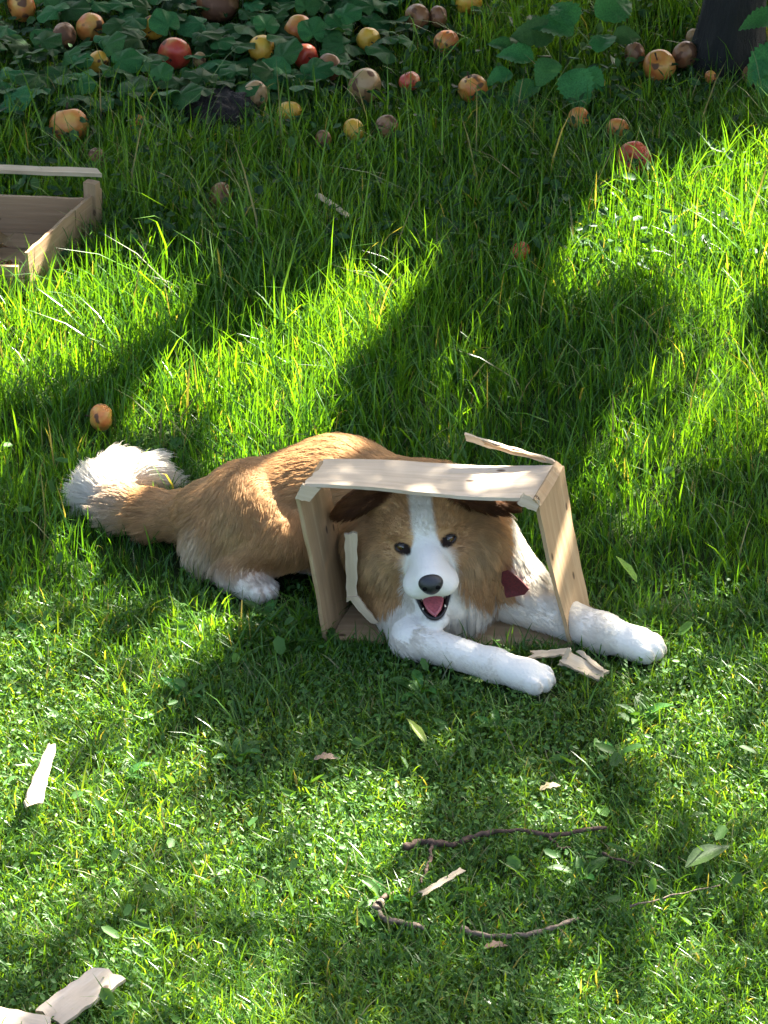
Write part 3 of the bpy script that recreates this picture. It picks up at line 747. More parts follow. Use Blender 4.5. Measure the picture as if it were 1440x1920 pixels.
board('back_board', [ib+bz+ex*.0, ib+bz+ex*(LEN-.03), ib+ex*(LEN-.03)+dn, ib+dn], .007, M_WOOD_OLD, c2, 16, 5, (.001, .001), .0015, 1, 23)
hr = np.array([0, 0, .040]); rw = np.array([.01, -.028, 0])
rb0 = G(183, 322, zc+.035); rb1 = rb0+ex*LEN
board('top_rail', [rb0, rb1, rb1+rw, rb0+rw], .008, M_WOOD_PALE, c2, 16, 3, (.001, .001), .001, -1, 24)
for i, e in enumerate((rb0+ex*.004, rb1-ex*.03)):
    board('corner_post', [e+rw*.9+[0, 0, -.009], e+rw*.9+[0, 0, -.14], e+rw*.9+[0, 0, -.14]+ex*.024+[0, .01, 0], e+rw*.9+[0, 0, -.009]+ex*.024+[0, .01, 0]], .018, M_WOOD_OLD, c2, 6, 2, (0, 0), .0005, 1, 25+i)
fz = np.array([0, 0, -.03])
board('front_board', [FR+fz+ex*.02, FL+fz, FL+dn, FR+dn+ex*.02], .007, M_WOOD_OLD, c2, 14, 4, (.001, .001), .001, 1, 28)
for i in range(4):
    t0, t1 = .11+i*.22, .11+i*.22+.205
    p0, p1 = lerp(BR, FR, t0)+dn*.88, lerp(BR, FR, t1)+dn*.88
    board('floor_slat', [p0+ex*.02, p0+ex*(LEN-.02), p1+ex*(LEN-.02), p1+ex*.02], .005, M_WOOD_OLD, c2, 10, 3, (.001, .001), .001, 1, 30+i)
# dry leaves and crumbs in it
M_DRY = leafy_mat('dry_leaf', (.20, .12, .065), .7, .2, (1, .9, .6), .2)
def leaf_mesh(name, outline, cup=.15, fold=.1, seed=0):
    """leaf in its own plane: base at origin, length 1 along +Y; outline = half-width at each station"""
    r = random.Random(seed); vs = []; fs = []; n_ = len(outline)
    for i, w in enumerate(outline):
        t = i/(n_-1)
        for j, s in enumerate((-1, -.5, 0, .5, 1)):
            vs.append((s*w, t, -cup*(t-.4)**2+abs(s)*w*fold*2+.02*r.uniform(-1, 1)))
    for i in range(n_-1):
        for j in range(4): fs.append((i*5+j, i*5+j+1, i*5+j+6, i*5+j+5))
    me = bpy.data.meshes.new(name); me.from_pydata(vs, [], fs); me.update()
    for p in me.polygons: p.use_smooth = True
    return me
ME_DRY = leaf_mesh('dry_leaf', [.02, .2, .3, .32, .26, .14, .01], .5, .35, 3); ME_DRY.materials.append(M_DRY)
def place(name, me, loc, size, yaw, pitch=0.0, roll=0.0, parent=None, face=0.0):
    o = bpy.data.objects.new(name, me); COL.objects.link(o)
    b = np.array(parent.location) if parent else np.zeros(3)
    o.location = V(np.asarray(loc)-b); o.rotation_mode = 'QUATERNION'
    o.rotation_quaternion = Quaternion((1, 0, 0), face) @ Quaternion((0, 0, 1), yaw) @ Quaternion((1, 0, 0), pitch) @ Quaternion((0, 1, 0), roll)
    o.scale = (size,)*3
    if parent: o.parent = parent
    return o
for i in range(16):
    t = random.uniform(.25, .9); p = lerp(BR, FR, t)+dn*.80+ex*random.uniform(.05, .3)
    tag(place('dry_leaf', ME_DRY, p+[0, 0, random.uniform(0, .015)], random.uniform(.035, .06), random.uniform(0, 6), random.uniform(-.3, .4), random.uniform(-.5, .5)),
        'curled brown dry leaf lying inside the open fruit crate', 'leaf', 'dry leaves inside the open crate')

# --- loose pieces of broken crate
k1 = board('wood_shard', [G(42, 1508, .05), G(88, 1398, .07), G(101, 1404, .06), G(76, 1510, .035)], .005, M_WOOD_PALE, None, 14, 4, (.010, .006), .002, 1, 40)
tag(k1, 'pale split shard of crate wood lying in sunlit lawn', 'wood shard')
k2 = board('wood_shard', [G(70, 1900, .02), G(178, 1815, .05), G(236, 1836, .04), G(120, 1925, .015)], .007, M_WOOD_TOP, None, 14, 5, (.003, .007), .003, 1, 41)
tag(k2, 'broken flat end of crate board with splintered tip on the lawn', 'wood shard')
k3 = board('wood_shard', [G(-60, 1884, .035), G(96, 1912, .030), G(90, 1950, .02), G(-60, 1935, .02)], .008, M_WOOD_TOP, None, 10, 4, (.003, .004), .002, 1, 42)
tag(k3, 'pale board end crossing under the splintered crate board', 'wood shard')
k4 = board('wood_strip', [G(786, 1674, .026), G(864, 1626, .038), G(872, 1634, .034), G(793, 1681, .022)], .003, M_WOOD_PALE, None, 10, 2, (.004, .003), .001, 1, 43)
tag(k4, 'pale green-grey strip of split wood beside the curled bark', 'wood strip')
k5 = board('wood_strip', [G(590, 366, .07), G(652, 408, .06), G(656, 400, .06), G(598, 360, .07)], .003, M_WOOD_PALE, None, 8, 2, (.004, .003), .001, 1, 44)
tag(k5, 'short pale sliver of wood in shaded long grass', 'wood strip')

def m_twig(name, a, b):
    k = N(name); n1 = k.noise(120, 4, k.mapping('Object')); c = k.ramp(n1.outputs[0], [(.3, a), (.7, b)])
    return k.done(k.bsdf(c, .85, k.bump(n1.outputs[0], .6, .004)))
M_TWIG = m_twig('twig_bark', (.035, .018, .012), (.12, .07, .045)); M_BARKSTRIP = m_twig('peeled_bark', (.08, .055, .04), (.24, .18, .13))
def twig(pts, r0, r1, mat=M_TWIG, z=.022, parent=None, name='twig'):
    Q = []
    for (x0_, y0_), (x1_, y1_) in zip(pts, pts[1:]):
        for t in (0, .25, .5, .75): Q.append((x0_+(x1_-x0_)*t+random.uniform(-3, 3), y0_+(y1_-y0_)*t+random.uniform(-2, 2)))
    Q.append(pts[-1]); P = [G(x, y, z+random.uniform(-.004, .004)) for x, y in Q]
    return rod(name, P, [r*random.uniform(.65, 1.3) for r in np.linspace(r0, r1, len(P))], mat, parent, 8)
t1 = empty('twig', G(800, 1580)); tag(t1, 'long crooked brown twig lying on short lawn', 'twig')
twig([(758, 1588), (785, 1580), (808, 1580), (850, 1584), (880, 1570), (925, 1560), (985, 1556), (1030, 1566), (1080, 1560), (1138, 1552)], .006, .003, parent=t1, name='stem', z=.017)
twig([(810, 1582), (806, 1610), (800, 1632), (790, 1655)], .0045, .002, parent=t1, name='side_shoot', z=.017)
twig([(1030, 1566), (1046, 1588), (1070, 1590)], .003, .001, parent=t1, name='side_shoot', z=.017)
tag(twig([(714, 1690), (706, 1700), (712, 1718), (740, 1728), (770, 1732), (795, 1740)], .007, .004, M_BARKSTRIP, .016, None, 'bark_strip'), 'curled pale brown strip of bark by the split wood', 'bark')
tag(twig([(712, 1688), (735, 1674), (765, 1668)], .004, .002, M_TWIG, .016), 'short brown twig joined to the curled bark strip', 'twig')
tag(twig([(866, 1738), (880, 1750), (930, 1756), (985, 1752), (1035, 1742), (1085, 1722)], .0055, .003, M_BARKSTRIP, .016, None, 'bark_strip'), 'thin wavy strip of grey bark flat on the lawn', 'bark')
tag(twig([(1130, 1600), (1160, 1612), (1190, 1622)], .003, .001), 'thin straight brown twig end beyond the crooked twig', 'twig')
tag(twig([(1180, 1700), (1260, 1680), (1350, 1660)], .002, .001, M_BARKSTRIP), 'fine straw-coloured stalk lying on the lawn', 'stalk')
# ------------------------------------------------------------------ windfall apples
def m_apple(name, a, b, c, rot=0.0):
    k = N(name); v = k.mapping('Object'); oi = k.n('ShaderNodeObjectInfo')
    ad = k.n('ShaderNodeVectorMath', operation='ADD'); k.l(v, ad.inputs[0]); k.l(k.math('MULTIPLY', oi.outputs['Random'], 30), ad.inputs[1])
    big = k.noise(1.1, 2, ad.outputs[0]); st = k.noise(7, 3, k.mapping('Object', (1, 1, .12))); sp = k.noise(24, 2, ad.outputs[0])
    col = k.ramp(big.outputs[0], [(.33, a), (.52, b), (.68, c)])
    col = k.mix(k.math('MULTIPLY', st.outputs[0], .45), col, a)
    fl = k.ramp(sp.outputs[0], [(.66, (0, 0, 0)), (.74, (1, 1, 1))]); col = k.mix(k.math('MULTIPLY', fl, .05), col, (.75, .6, .3))
    rn = k.noise(.85, 2, ad.outputs[0]); th = .66-rot*.22
    rf = k.ramp(rn.outputs[0], [(th, (0, 0, 0)), (th+.04, (1, 1, 1))]); col = k.mix(rf, col, (.15, .062, .026))
    rg = k.math('ADD', k.math('MULTIPLY', rf, .3), .38)
    return k.done(k.bsdf(col, rg, k.bump(rn.outputs[0], .2, .05), .45))
AM = {'red': m_apple('red_apple', (.50, .045, .025), (.58, .09, .035), (.62, .26, .07), .1),
      'orange': m_apple('orange_apple', (.62, .15, .035), (.68, .28, .055), (.70, .42, .09), .3),
      'yellow': m_apple('yellow_apple', (.70, .32, .03), (.74, .41, .045), (.70, .46, .07), .15),
      'brown': m_apple('rotten_apple', (.24, .09, .035), (.31, .14, .055), (.38, .20, .085), .6),
      'tan': m_apple('soft_apple', (.40, .21, .085), (.45, .27, .115), (.47, .30, .13), .3)}
M_STALK = m_twig('apple_stalk', (.03, .018, .01), (.10, .06, .03))
def apple_mesh(seed, squash):
    r = random.Random(seed); bm = bmesh.new(); nu, nv_ = 26, 16; rings = []; ph = r.uniform(0, 6)
    for j in range(nv_+1):
        t = math.pi*j/nv_; ring = []
        for i in range(nu):
            a = 2*math.pi*i/nu
            R = 1+.035*math.cos(5*a+ph)*(1 if t > 1.7 else .3)+.05*math.cos(a+ph)+.02*math.cos(2*a)
            z = math.cos(t)*squash; rr = math.sin(t)*R*(1-.10*(t/math.pi)**2)
            z -= .30*math.exp(-(rr/.26)**2)*(1 if z > 0 else 0)-.20*math.exp(-(rr/.30)**2)*(1 if z < 0 else 0)
            ring.append(bm.verts.new((rr*math.cos(a), rr*math.sin(a), z)))
        rings.append(ring)
    for a, b in zip(rings, rings[1:]):
        for i in range(nu): bm.faces.new((a[i], b[i], b[(i+1) % nu], a[(i+1) % nu]))
    bmesh.ops.remove_doubles(bm, verts=bm.verts, dist=1e-4); bmesh.ops.recalc_face_normals(bm, faces=bm.faces)
    me = bpy.data.meshes.new('apple'); bm.to_mesh(me); bm.free()
    for p in me.polygons: p.use_smooth = True
    return me
def stalk_mesh():
    bm = bmesh.new(); tube(bm, [(0, 0, .55), (.03, .02, .85), (.10, .04, 1.15)], [.05, .04, .06], 6); me = bpy.data.meshes.new('stalk'); bm.to_mesh(me); bm.free(); me.materials.append(M_STALK); return me
def calyx_mesh():
    vs = [(0, 0, -.70)]; fs = []
    for i in range(10):
        a = 2*math.pi*i/10; r = .17 if i % 2 == 0 else .06; vs.append((r*math.cos(a), r*math.sin(a), -.70-(.10 if i % 2 == 0 else .0)))
    for i in range(10): fs.append((0, 1+i, 1+(i+1) % 10))
    me = bpy.data.meshes.new('calyx'); me.from_pydata(vs, [], fs); me.update(); me.materials.append(M_STALK); return me
ME_STALK, ME_CALYX = stalk_mesh(), calyx_mesh()
AME = {}
def apple(px, py, d, kind, label, group=None, lift=.5, tilt=None, sq=.86):
    dep = (G(px, py)-CAM)@FWD; r = d*dep/FPX/2*1.04
    key = (kind, random.randrange(4))
    if key not in AME:
        AME[key] = apple_mesh(hash(key[1])+len(AME), random.uniform(.8, .92)); AME[key].materials.append(AM[kind])
    o = bpy.data.objects.new('apple', AME[key]); COL.objects.link(o)
    h = max(r*.7, lift*.05+.012); o.location = V(G(px, py, h)); o.scale = (r, r, r)
    o.rotation_euler = tilt if tilt else (random.uniform(-2.2, 2.2), random.uniform(-1.5, 1.5), random.uniform(0, 6))
    tag(o, label, 'apple', group)
    for nm, me in (('stalk', ME_STALK), ('calyx', ME_CALYX)):
        c = bpy.data.objects.new(nm, me); COL.objects.link(c); c.parent = o
    APPLES.append((o.location.x, o.location.y, r, h)); return o
APPLES = []
gi = 'pair of rotting apples'
LB = 'brown rotting apple in a touching pair beyond the orange apple'
for a in [(40, 10, 60, 'orange', 'orange-red apple at the far edge of the ivy apart from others', None), (168, 50, 54, 'orange', 'orange-brown apple touching a dark rotting apple in ivy', None), (122, 66, 48, 'brown', 'dark rotting apple touching an orange-brown one in ivy', None), (185, 117, 42, 'yellow', 'yellow apple alone in ivy beyond the small orange apple', None), (288, 52, 46, 'yellow', 'yellow apple half covered by an ivy leaf behind the large red apple', None),
          (328, 102, 62, 'red', 'large round red apple lying among ivy leaves', None), (374, 112, 28, 'tan', 'small dull apple touching the large red apple in the ivy', None),
          (410, 6, 80, 'brown', 'big reddish-brown apple among the ivy leaves', None), (486, 60, 22, 'red', 'tiny red apple end poking out between ivy leaves', None),
          (490, 92, 52, 'yellow', 'yellow-orange apple beside the tiny red apple end in ivy', None), (558, 54, 54, 'orange', 'orange-brown apple beyond the touching red and brown apples', None), (574, 106, 48, 'red', 'red apple touching a brown rotten apple at the edge of the ivy', None),
          (618, 126, 50, 'brown', 'brown rotten apple touching a red apple at the ivy edge', None), (690, 75, 46, 'yellow', 'yellow apple in ivy beyond the large tan soft apple', None), (684, 160, 66, 'tan', 'large tan soft apple with dark calyx where ivy meets grass', None),
          (480, 178, 50, 'tan', 'tan shrivelled apple beside the dark heap of soil', None), (543, 209, 44, 'yellow', 'yellow-green apple behind grass blades beyond the soil heap', None),
          (130, 236, 72, 'orange', 'large orange-red striped apple in grass beyond the open crate', None), (262, 233, 36, 'orange', 'small orange apple in grass by the large striped apple', None),
          (184, 298, 42, 'brown', 'withered brown apple just beyond the open crate', None), (663, 244, 42, 'yellow', 'yellow-orange apple beside a dull brown one in grass', None),
          (725, 238, 44, 'brown', 'dull brown apple beside a yellow-orange one in grass', None), (880, 6, 50, 'yellow', 'yellow apple in far grass beyond the pair of rotting apples', None), (783, 32, 48, 'brown', LB, gi), (822, 30, 40, 'brown', LB, gi),
          (838, 78, 48, 'orange', 'orange apple just in front of two rotting brown apples', None), (768, 153, 40, 'red', 'reddish apple with a bruise near the broad-leaved weed', None), (887, 166, 56, 'orange', 'orange apple with a rotten hollow beside bright grass blades', None),
          (1235, 123, 62, 'orange', 'orange apple with pale streaks by the tree trunk', None), (1284, 104, 52, 'brown', 'brown apple touching the foot of the tree trunk', None),
          (1190, 102, 44, 'brown', 'dull brown apple behind the streaked apple by the trunk', None), (1300, 70, 32, 'tan', 'small pale brown apple leaning on the tree trunk', None),
          (1332, 144, 24, 'orange', 'tiny orange apple in grass in front of the tree trunk', None), (1414, 140, 46, 'brown', 'dull red-brown apple under the large leaf by the trunk', None),
          (1084, 221, 42, 'orange', 'orange apple in shaded grass in front of the broad-leaved weed', None), (1158, 241, 42, 'orange', 'orange apple in shaded grass just beyond the large bright red apple', None),
          (1187, 300, 68, 'red', 'large bright red apple at the edge of a sunlit patch', None), (415, 368, 52, 'brown', 'dark rotten apple sunk in grass beyond the open crate', None),
          (975, 472, 40, 'red', 'dull red apple buried in dark long grass', None), (190, 782, 50, 'orange', 'tan apple with shiny wet skin in grass behind the dog', None), (606, 263, 36, 'brown', 'faded brown apple deep in the long grass', None)]:
    apple(*a)

# low dark heap of soil between the apples
hp0 = G(412, 222)
bm = bmesh.new(); bmesh.ops.create_icosphere(bm, subdivisions=5, radius=1)
co = np.array([v.co[:] for v in bm.verts]); nn = fbm(co[:, 0]*3+co[:, 2], co[:, 1]*3-co[:, 2], 77, 4, 1.6)
for v, q in zip(bm.verts, nn): v.co = Vector((v.co.x*.085*(1+.25*q), v.co.y*.075*(1+.25*q), v.co.z*.06*(1+.35*q)))
def m_heap():
    k = N('heap_soil'); nz = k.noise(60, 6, k.mapping('Object')); c = k.ramp(nz.outputs[0], [(.3, (.016, .012, .010)), (.7, (.05, .036, .030))]); return k.done(k.bsdf(c, .9, k.bump(nz.outputs[0], 1, .02)))
hp = bm_obj('soil_heap', bm, m_heap()); hp.location = V(hp0+[0, 0, .02]); hp.scale = (1.0, .9, .6); tag(hp, 'low dark heap of crumbly soil in grass beside ivy', 'soil heap')

# ------------------------------------------------------------------ ivy and broad-leaved weeds
M_IVY = leafy_mat('ivy_leaf', (.04, .125, .035), .6, .25, (1.2, 1.3, .5), .15); M_BROAD = leafy_mat('broad_leaf', (.05, .15, .04), .55, .3, (1.2, 1.3, .5), .2)
def round_leaf(name, lobes, mat, seed):
    r = random.Random(seed); n_ = 30; rim = []
    for i in range(n_):
        a = 2*math.pi*i/n_; t = a-math.pi/2                     # stalk at -Y
        rad = .5*(1+lobes*.5*math.cos(5*t)*(.6+.4*math.cos(t-0)))
        notch = math.exp(-((math.pi-abs((a-1.5*math.pi+math.pi) % (2*math.pi)-math.pi) if False else min(abs(a-1.5*math.pi), 2*math.pi-abs(a-1.5*math.pi)))/.28)**2)
        rad *= 1-.55*notch; rad *= 1+.03*r.uniform(-1, 1)
        rim.append((rad*math.cos(a), rad*math.sin(a)+.1))
    vs = [(0, -.12, 0)]; fs = []
    for s in (.5, 1.0):
        for i, (x, y) in enumerate(rim): vs.append((x*s, (y+.12)*s-.12, (.05*math.cos(5*2*math.pi*i/n_)*s-.10*s*s)+.02*r.uniform(-1, 1)))
    for i in range(n_):
        j = (i+1) % n_; fs.append((0, 1+i, 1+j)); fs.append((1+i, 1+n_+i, 1+n_+j, 1+j))
    me = bpy.data.meshes.new(name); me.from_pydata(vs, [], fs); me.update(); me.materials.append(mat)
    for p in me.polygons: p.use_smooth = True
    return me
IVY = [round_leaf('leaf', .16, M_IVY, i) for i in range(3)]+[round_leaf('leaf', .06, M_IVY, 9)]
def plant(name, label, cat, group, patch, nleaf, size, meshes, zr, mat_stem=None, tiltmax=.6, avoid=True):
    """a creeping plant: stems along the ground, each leaf a part"""
    cx = np.mean([p[0] for p in patch]); cy = np.mean([p[1] for p in patch]); root = empty(name, G(cx, cy)); tag(root, label, cat, group)
    b = np.array(root.location); pts = []; x0, x1 = min(p[0] for p in patch), max(p[0] for p in patch); y0, y1 = min(p[1] for p in patch), max(p[1] for p in patch)
    tries = 0
    while len(pts) < nleaf and tries < nleaf*40:
        tries += 1; x, y = random.uniform(x0, x1), random.uniform(y0, y1)
        if not in_poly(np.array([x]), np.array([y]), patch)[0]: continue
        z = random.uniform(*zr); p = G(x, y, z); s = random.uniform(*size)
        if any((p[0]-q[0])**2+(p[1]-q[1])**2 < (.42*(s+q[3]))**2*.40 for q in pts): continue
        if avoid:
            pp = to_px(p)
            if any(abs(pp[0]-apx) < ar_*.85 and -ar_*1.3 < pp[1]-apy < ar_*.85 for apx, apy, ar_ in APX): continue
        pts.append((*p, s))
    for p in pts:
        o = place('leaf', random.choice(meshes), p[:3], p[3], random.uniform(0, 6.28), random.uniform(-.2, tiltmax), random.uniform(-.4, .4), root)
    for p in pts:
        bm = bmesh.new(); q = np.array([p[0], p[1], .0]); tube(bm, [q-b+[random.uniform(-.03, .03), random.uniform(-.03, .03), 0], np.array(p[:3])-b-[0, 0, p[3]*.1]], [.0016, .0011], 4, False)
        bm_obj('stem', bm, M_STEM, root)
    return root
M_STEM = leafy_mat('green_stem', (.06, .09, .03), .5, .1)
APX = []
for (x, y, r, h) in APPLES:
    q = to_px(np.array([x, y, h])); APX.append((q[0], q[1], r*FPX/9.5))
gp = 'ivy plants under the apple tree'; LI = ['dark green ivy patch beyond the large striped apple', 'dark green ivy patch between the striped apple and the large red apple', 'dark green ivy patch surrounding the large round red apple', 'dark green ivy patch just beyond the dark soil heap', 'dark green ivy patch around the touching red and brown apples', 'thin ivy patch beyond the large tan apple']
cols = [(-60, 120), (120, 250), (250, 380), (380, 510), (510, 640), (640, 760)]
for i, (xa, xb) in enumerate(cols):
    lowy = [190, 200, 190, 170, 165, 120][i]
    plant('ground_ivy', LI[i], 'ivy', gp, [(xa, -60), (xb, -60), (xb+10, lowy-30), ((xa+xb)/2, lowy), (xa-10, lowy-20)], 48 if i < 5 else 26, (.046, .082), IVY, (.03, .075))
# nettle-like weed with big leaves left of the trunk, and one at its side
ME_BIG = [leaf_mesh('leaf', [max(.01, w*(1.10 if i % 2 else .92)) for i, w in enumerate(np.interp(np.linspace(0, 1, 19), [0, .08, .2, .4, .6, .8, .92, 1], [.03, .24, .36, .39, .32, .19, .09, .005]))], .45, .16, s) for s in (1, 2, 3)]
for m in ME_BIG: m.materials.append(M_BROAD)
w1_ = empty('broad_leaved_weed', G(1050, 150)); tag(w1_, 'broad-leaved weed with large pointed leaves growing by the fallen apples', 'weed')
for (px, py, z, s, yaw, pit, rol) in [(1075, 60, .15, .085, 1.2, -.2, .2), (1040, 65, .14, .075, 1.5, -.1, -.2), (1120, 28, .16, .085, -.9, -.5, .3), (1075, 45, .16, .07, .5, -.3, 0), (1000, 110, .10, .065, 1.3, -.1, .1), (985, 95, .10, .05, .4, -.3, .2), (1040, 110, .11, .06, 2.6, -.5, 0),
                                      (1072, 128, .10, .080, 3.4, -.75, .3), (1010, 155, .07, .06, 2.2, -.4, .2), (1120, 95, .11, .06, -.5, -.4, -.3), (960, 135, .07, .05, 2.0, -.3, .1), (1150, 70, .12, .05, -1.4, -.3, .2), (1095, 130, .09, .05, -2.4, -.5, .1), (1010, 60, .13, .05, .2, -.2, .3), (960, 90, .09, .045, 1.2, -.1, .1), (980, 175, .05, .045, 2.8, -.4, .1)]:
    place('leaf', random.choice(ME_BIG), G(px, py, z), s*1.25, yaw, pit*.4, rol, w1_, .45)
for (px, py) in [(1050, 60), (1010, 105), (1085, 110)]:
    rod('stem', [G(1050, 155), lerp(G(1050, 155), G(px, py, .13), .5)+[0, 0, .03], G(px, py, .13)], [.003, .0025, .0015], M_STEM, w1_)
w2_ = empty('broad_leaved_weed', G(1455, 140)); tag(w2_, 'broad-leaved weed with large hanging leaves beside the tree trunk', 'weed')
for (px, py, z, s, yaw, pit, rol) in [(1462, 35, .18, .09, 1.6, -.5, .2), (1470, 90, .12, .11, 2.2, -.9, .3), (1450, 110, .10, .09, 2.8, -.8, .1), (1500, 60, .16, .09, .4, -.4, 0), (1490, 120, .09, .08, 2.4, -.3, .1)]:
    place('leaf', random.choice(ME_BIG), G(px, py, z), s, yaw, pit*.4, rol, w2_, .45)
rod('stem', [G(1465, 150), G(1470, 60, .16)], [.004, .002], M_STEM, w2_)
# single leaves one can pick out on the mown lawn
M_LEAF = leafy_mat('lawn_leaf', (.10, .20, .06), .4, .4); ME_L = leaf_mesh('fallen_leaf', [.02, .13, .20, .21, .17, .09, .01], .2, .2, 5); ME_L.materials.append(M_LEAF)
ME_T = leaf_mesh('fallen_leaf', [.02, .17, .10, .24, .13, .19, .09, .02], .6, .05, 6); ME_T.materials.append(leafy_mat('tan_leaf', (.42, .30, .18), .6, .3, (1, .9, .6)))
tag(place('fallen_leaf', ME_L, G(1285, 1625, .03), .085, -1.0, .15, .1), 'long light green leaf lying flat beyond the twigs', 'leaf')
tag(place('fallen_leaf', ME_T, G(1012, 1478, .02), .036, -1.2, .1, .1), 'small pinkish tan dry leaf on the mown lawn', 'leaf')
tag(place('fallen_leaf', ME_T, G(908, 1774, .02), .036, -1.4, .1, .1), 'pale dry leaf beside the wavy bark strip', 'leaf')
tag(place('fallen_leaf', ME_T, G(588, 1420, .022), .04, -1.5, .1, .1), 'tan dry leaf in the dog\'s shadow on the lawn', 'leaf')
ME_Y = leaf_mesh('fallen_leaf', [.02, .10, .13, .13, .11, .07, .01], .2, .2, 8); ME_Y.materials.append(leafy_mat('yellow_leaf', (.28, .38, .05), .4, .5))
tag(place('fallen_leaf', ME_Y, G(1195, 1090, .06), .06, .7, .5, .1), 'bright yellow-green leaf standing in grass beyond the white paw', 'leaf')
tag(place('fallen_leaf', ME_Y, G(800, 1395, .04), .06, .6, .4, .1), 'bright yellow-green leaf on the lawn in front of the paws', 'leaf')

# plantain rosettes one can make out in the lawn
M_PLANT = leafy_mat('plantain_leaf', (.06, .16, .03), .45, .4, (1.4, 1.3, .35), .3)
ME_P = [leaf_mesh('leaf', [.012, .05, .12, .16, .17, .15, .10, .01], .5, .25, s) for s in (11, 12)]
for m in ME_P: m.materials.append(M_PLANT)
PLN = ['in the lawn before the dog\'s fluffy tail', 'just in front of the dog\'s hind paw', 'by the standing end of the broken crate', 'in front of the dog\'s chest and foreleg', 'in short lawn past the broken splinters', 'between the paws and the small tan dry leaf', 'in the dog\'s shadow behind the fallen tan leaf', 'in shaded lawn between shard and tan leaf', 'beyond the far end of the crooked twig', 'beside the curled strip of bark', 'in lawn beyond the dog\'s outstretched far paw', 'in the lawn near the pale sunlit shard', 'between the crooked twig and the wavy bark']
for (px, py, k_), pl_ in zip([(70, 1205, 6), (500, 1165, 6), (560, 1205, 5), (790, 1300, 5), (1200, 1350, 6), (930, 1370, 5), (350, 1315, 5), (440, 1425, 6), (1150, 1425, 5), (720, 1690, 6), (1310, 1250, 5), (230, 1460, 5), (1090, 1650, 5)], PLN):
    pr = empty('plantain', G(px, py)); tag(pr, 'low plantain weed '+pl_, 'weed', 'plantain weeds in the lawn')
    for i in range(k_):
        place('leaf', random.choice(ME_P), G(px, py, .004), random.uniform(.038, .062), i*6.28/k_+random.uniform(-.4, .4), random.uniform(.25, .8), random.uniform(-.2, .2), pr)
# ------------------------------------------------------------------ grass and clover
M_GRASS = leafy_mat('grass_blade', None, .33, .55, (2.1, 1.55, .22), .5)
# no blades through the dog or inside the crates
foot = (F[:, :, :14] < .004).any(2)
def blocked(x, y):
    i = ((x-lo[0])/VOX).astype(int); j = ((y-lo[1])/VOX).astype(int)
    ok_ = (i >= 0) & (j >= 0) & (i < foot.shape[0]) & (j < foot.shape[1]); b = np.zeros(x.shape, bool)
    b[ok_] = foot[i[ok_], j[ok_]]
    for poly in BLOCK: b |= in_poly(x, y, poly)
    return b
def grow(p, t=0): return [tuple(q[:2]) for q in p]
ctr = (FR+BR+FL+BL)/4
BLOCK = [[tuple(ctr[:2]+(q-ctr)[:2]*1.03) for q in (FR, BR, BL, FL)], grow([FBL+[0, .004, 0], FBR, BBR, BBL])]
def height(x, y):
    h = .028+.024*sstep(-.62, -.15, y)+.016*sstep(-.1, .5, y)
    h = h+.010*sstep(.5, 1.0, y)
    h = h*(1+.32*fbm(x, y, 90, 2, 4))
    pxy = to_px(np.stack([x, y, 0*x], 1)); ivy = sstep(780, 700, pxy[:, 0]+30*fbm(x, y, 95, 2, 6))*sstep(215, 160, pxy[:, 1]+25*fbm(x, y, 96, 2, 6))
    h = h*(1-.62*ivy)*(1-.25*sstep(330, 150, pxy[:, 1]))
    for ax_, ay_, ar_, ah_ in APPLES:
        h = h*(1-.55*np.exp(-(((x-ax_)/(ar_*1.3))**2+((y-ay_+ar_*1.2)/(ar_*2.0))**2)))
    for tx, ty, tr_, ta in [(*G(480, 1130)[:2], .07, .6), (*G(560, 1110)[:2], .06, .5), (*G(412, 245)[:2], .10, .7), (*G(240, 1010)[:2], .08, .4), (*G(320, 1020)[:2], .07, .4), (*G(1000, 1300)[:2], .07, .2), (*G(1210, 1245)[:2], .06, .5), (*G(850, 1260)[:2], .07, .1), (*G(640, 1230)[:2], .06, .1), (*G(120, 520)[:2], .08, .3)]:
        h = h*(1-ta*np.exp(-((x-tx)**2+(y-ty)**2)/tr_**2))
    cl = np.maximum(np.abs(x-.1)-.34, 0); near_ = np.exp(-(cl/.12)**2)*np.exp(-((y+.46)/.16)**2)
    return h*(1-.15*near_)
def view_points(n, y0, y1, mrg=.34):
    y = RNG.uniform(y0, y1, n*3); x = RNG.uniform(-1.55, 1.55, n*3)
    hw = 720/FPX*((y+6.928)*.866+2)+mrg
    k = np.abs(x) < hw; x, y = x[k][:n], y[k][:n]
    return x, y
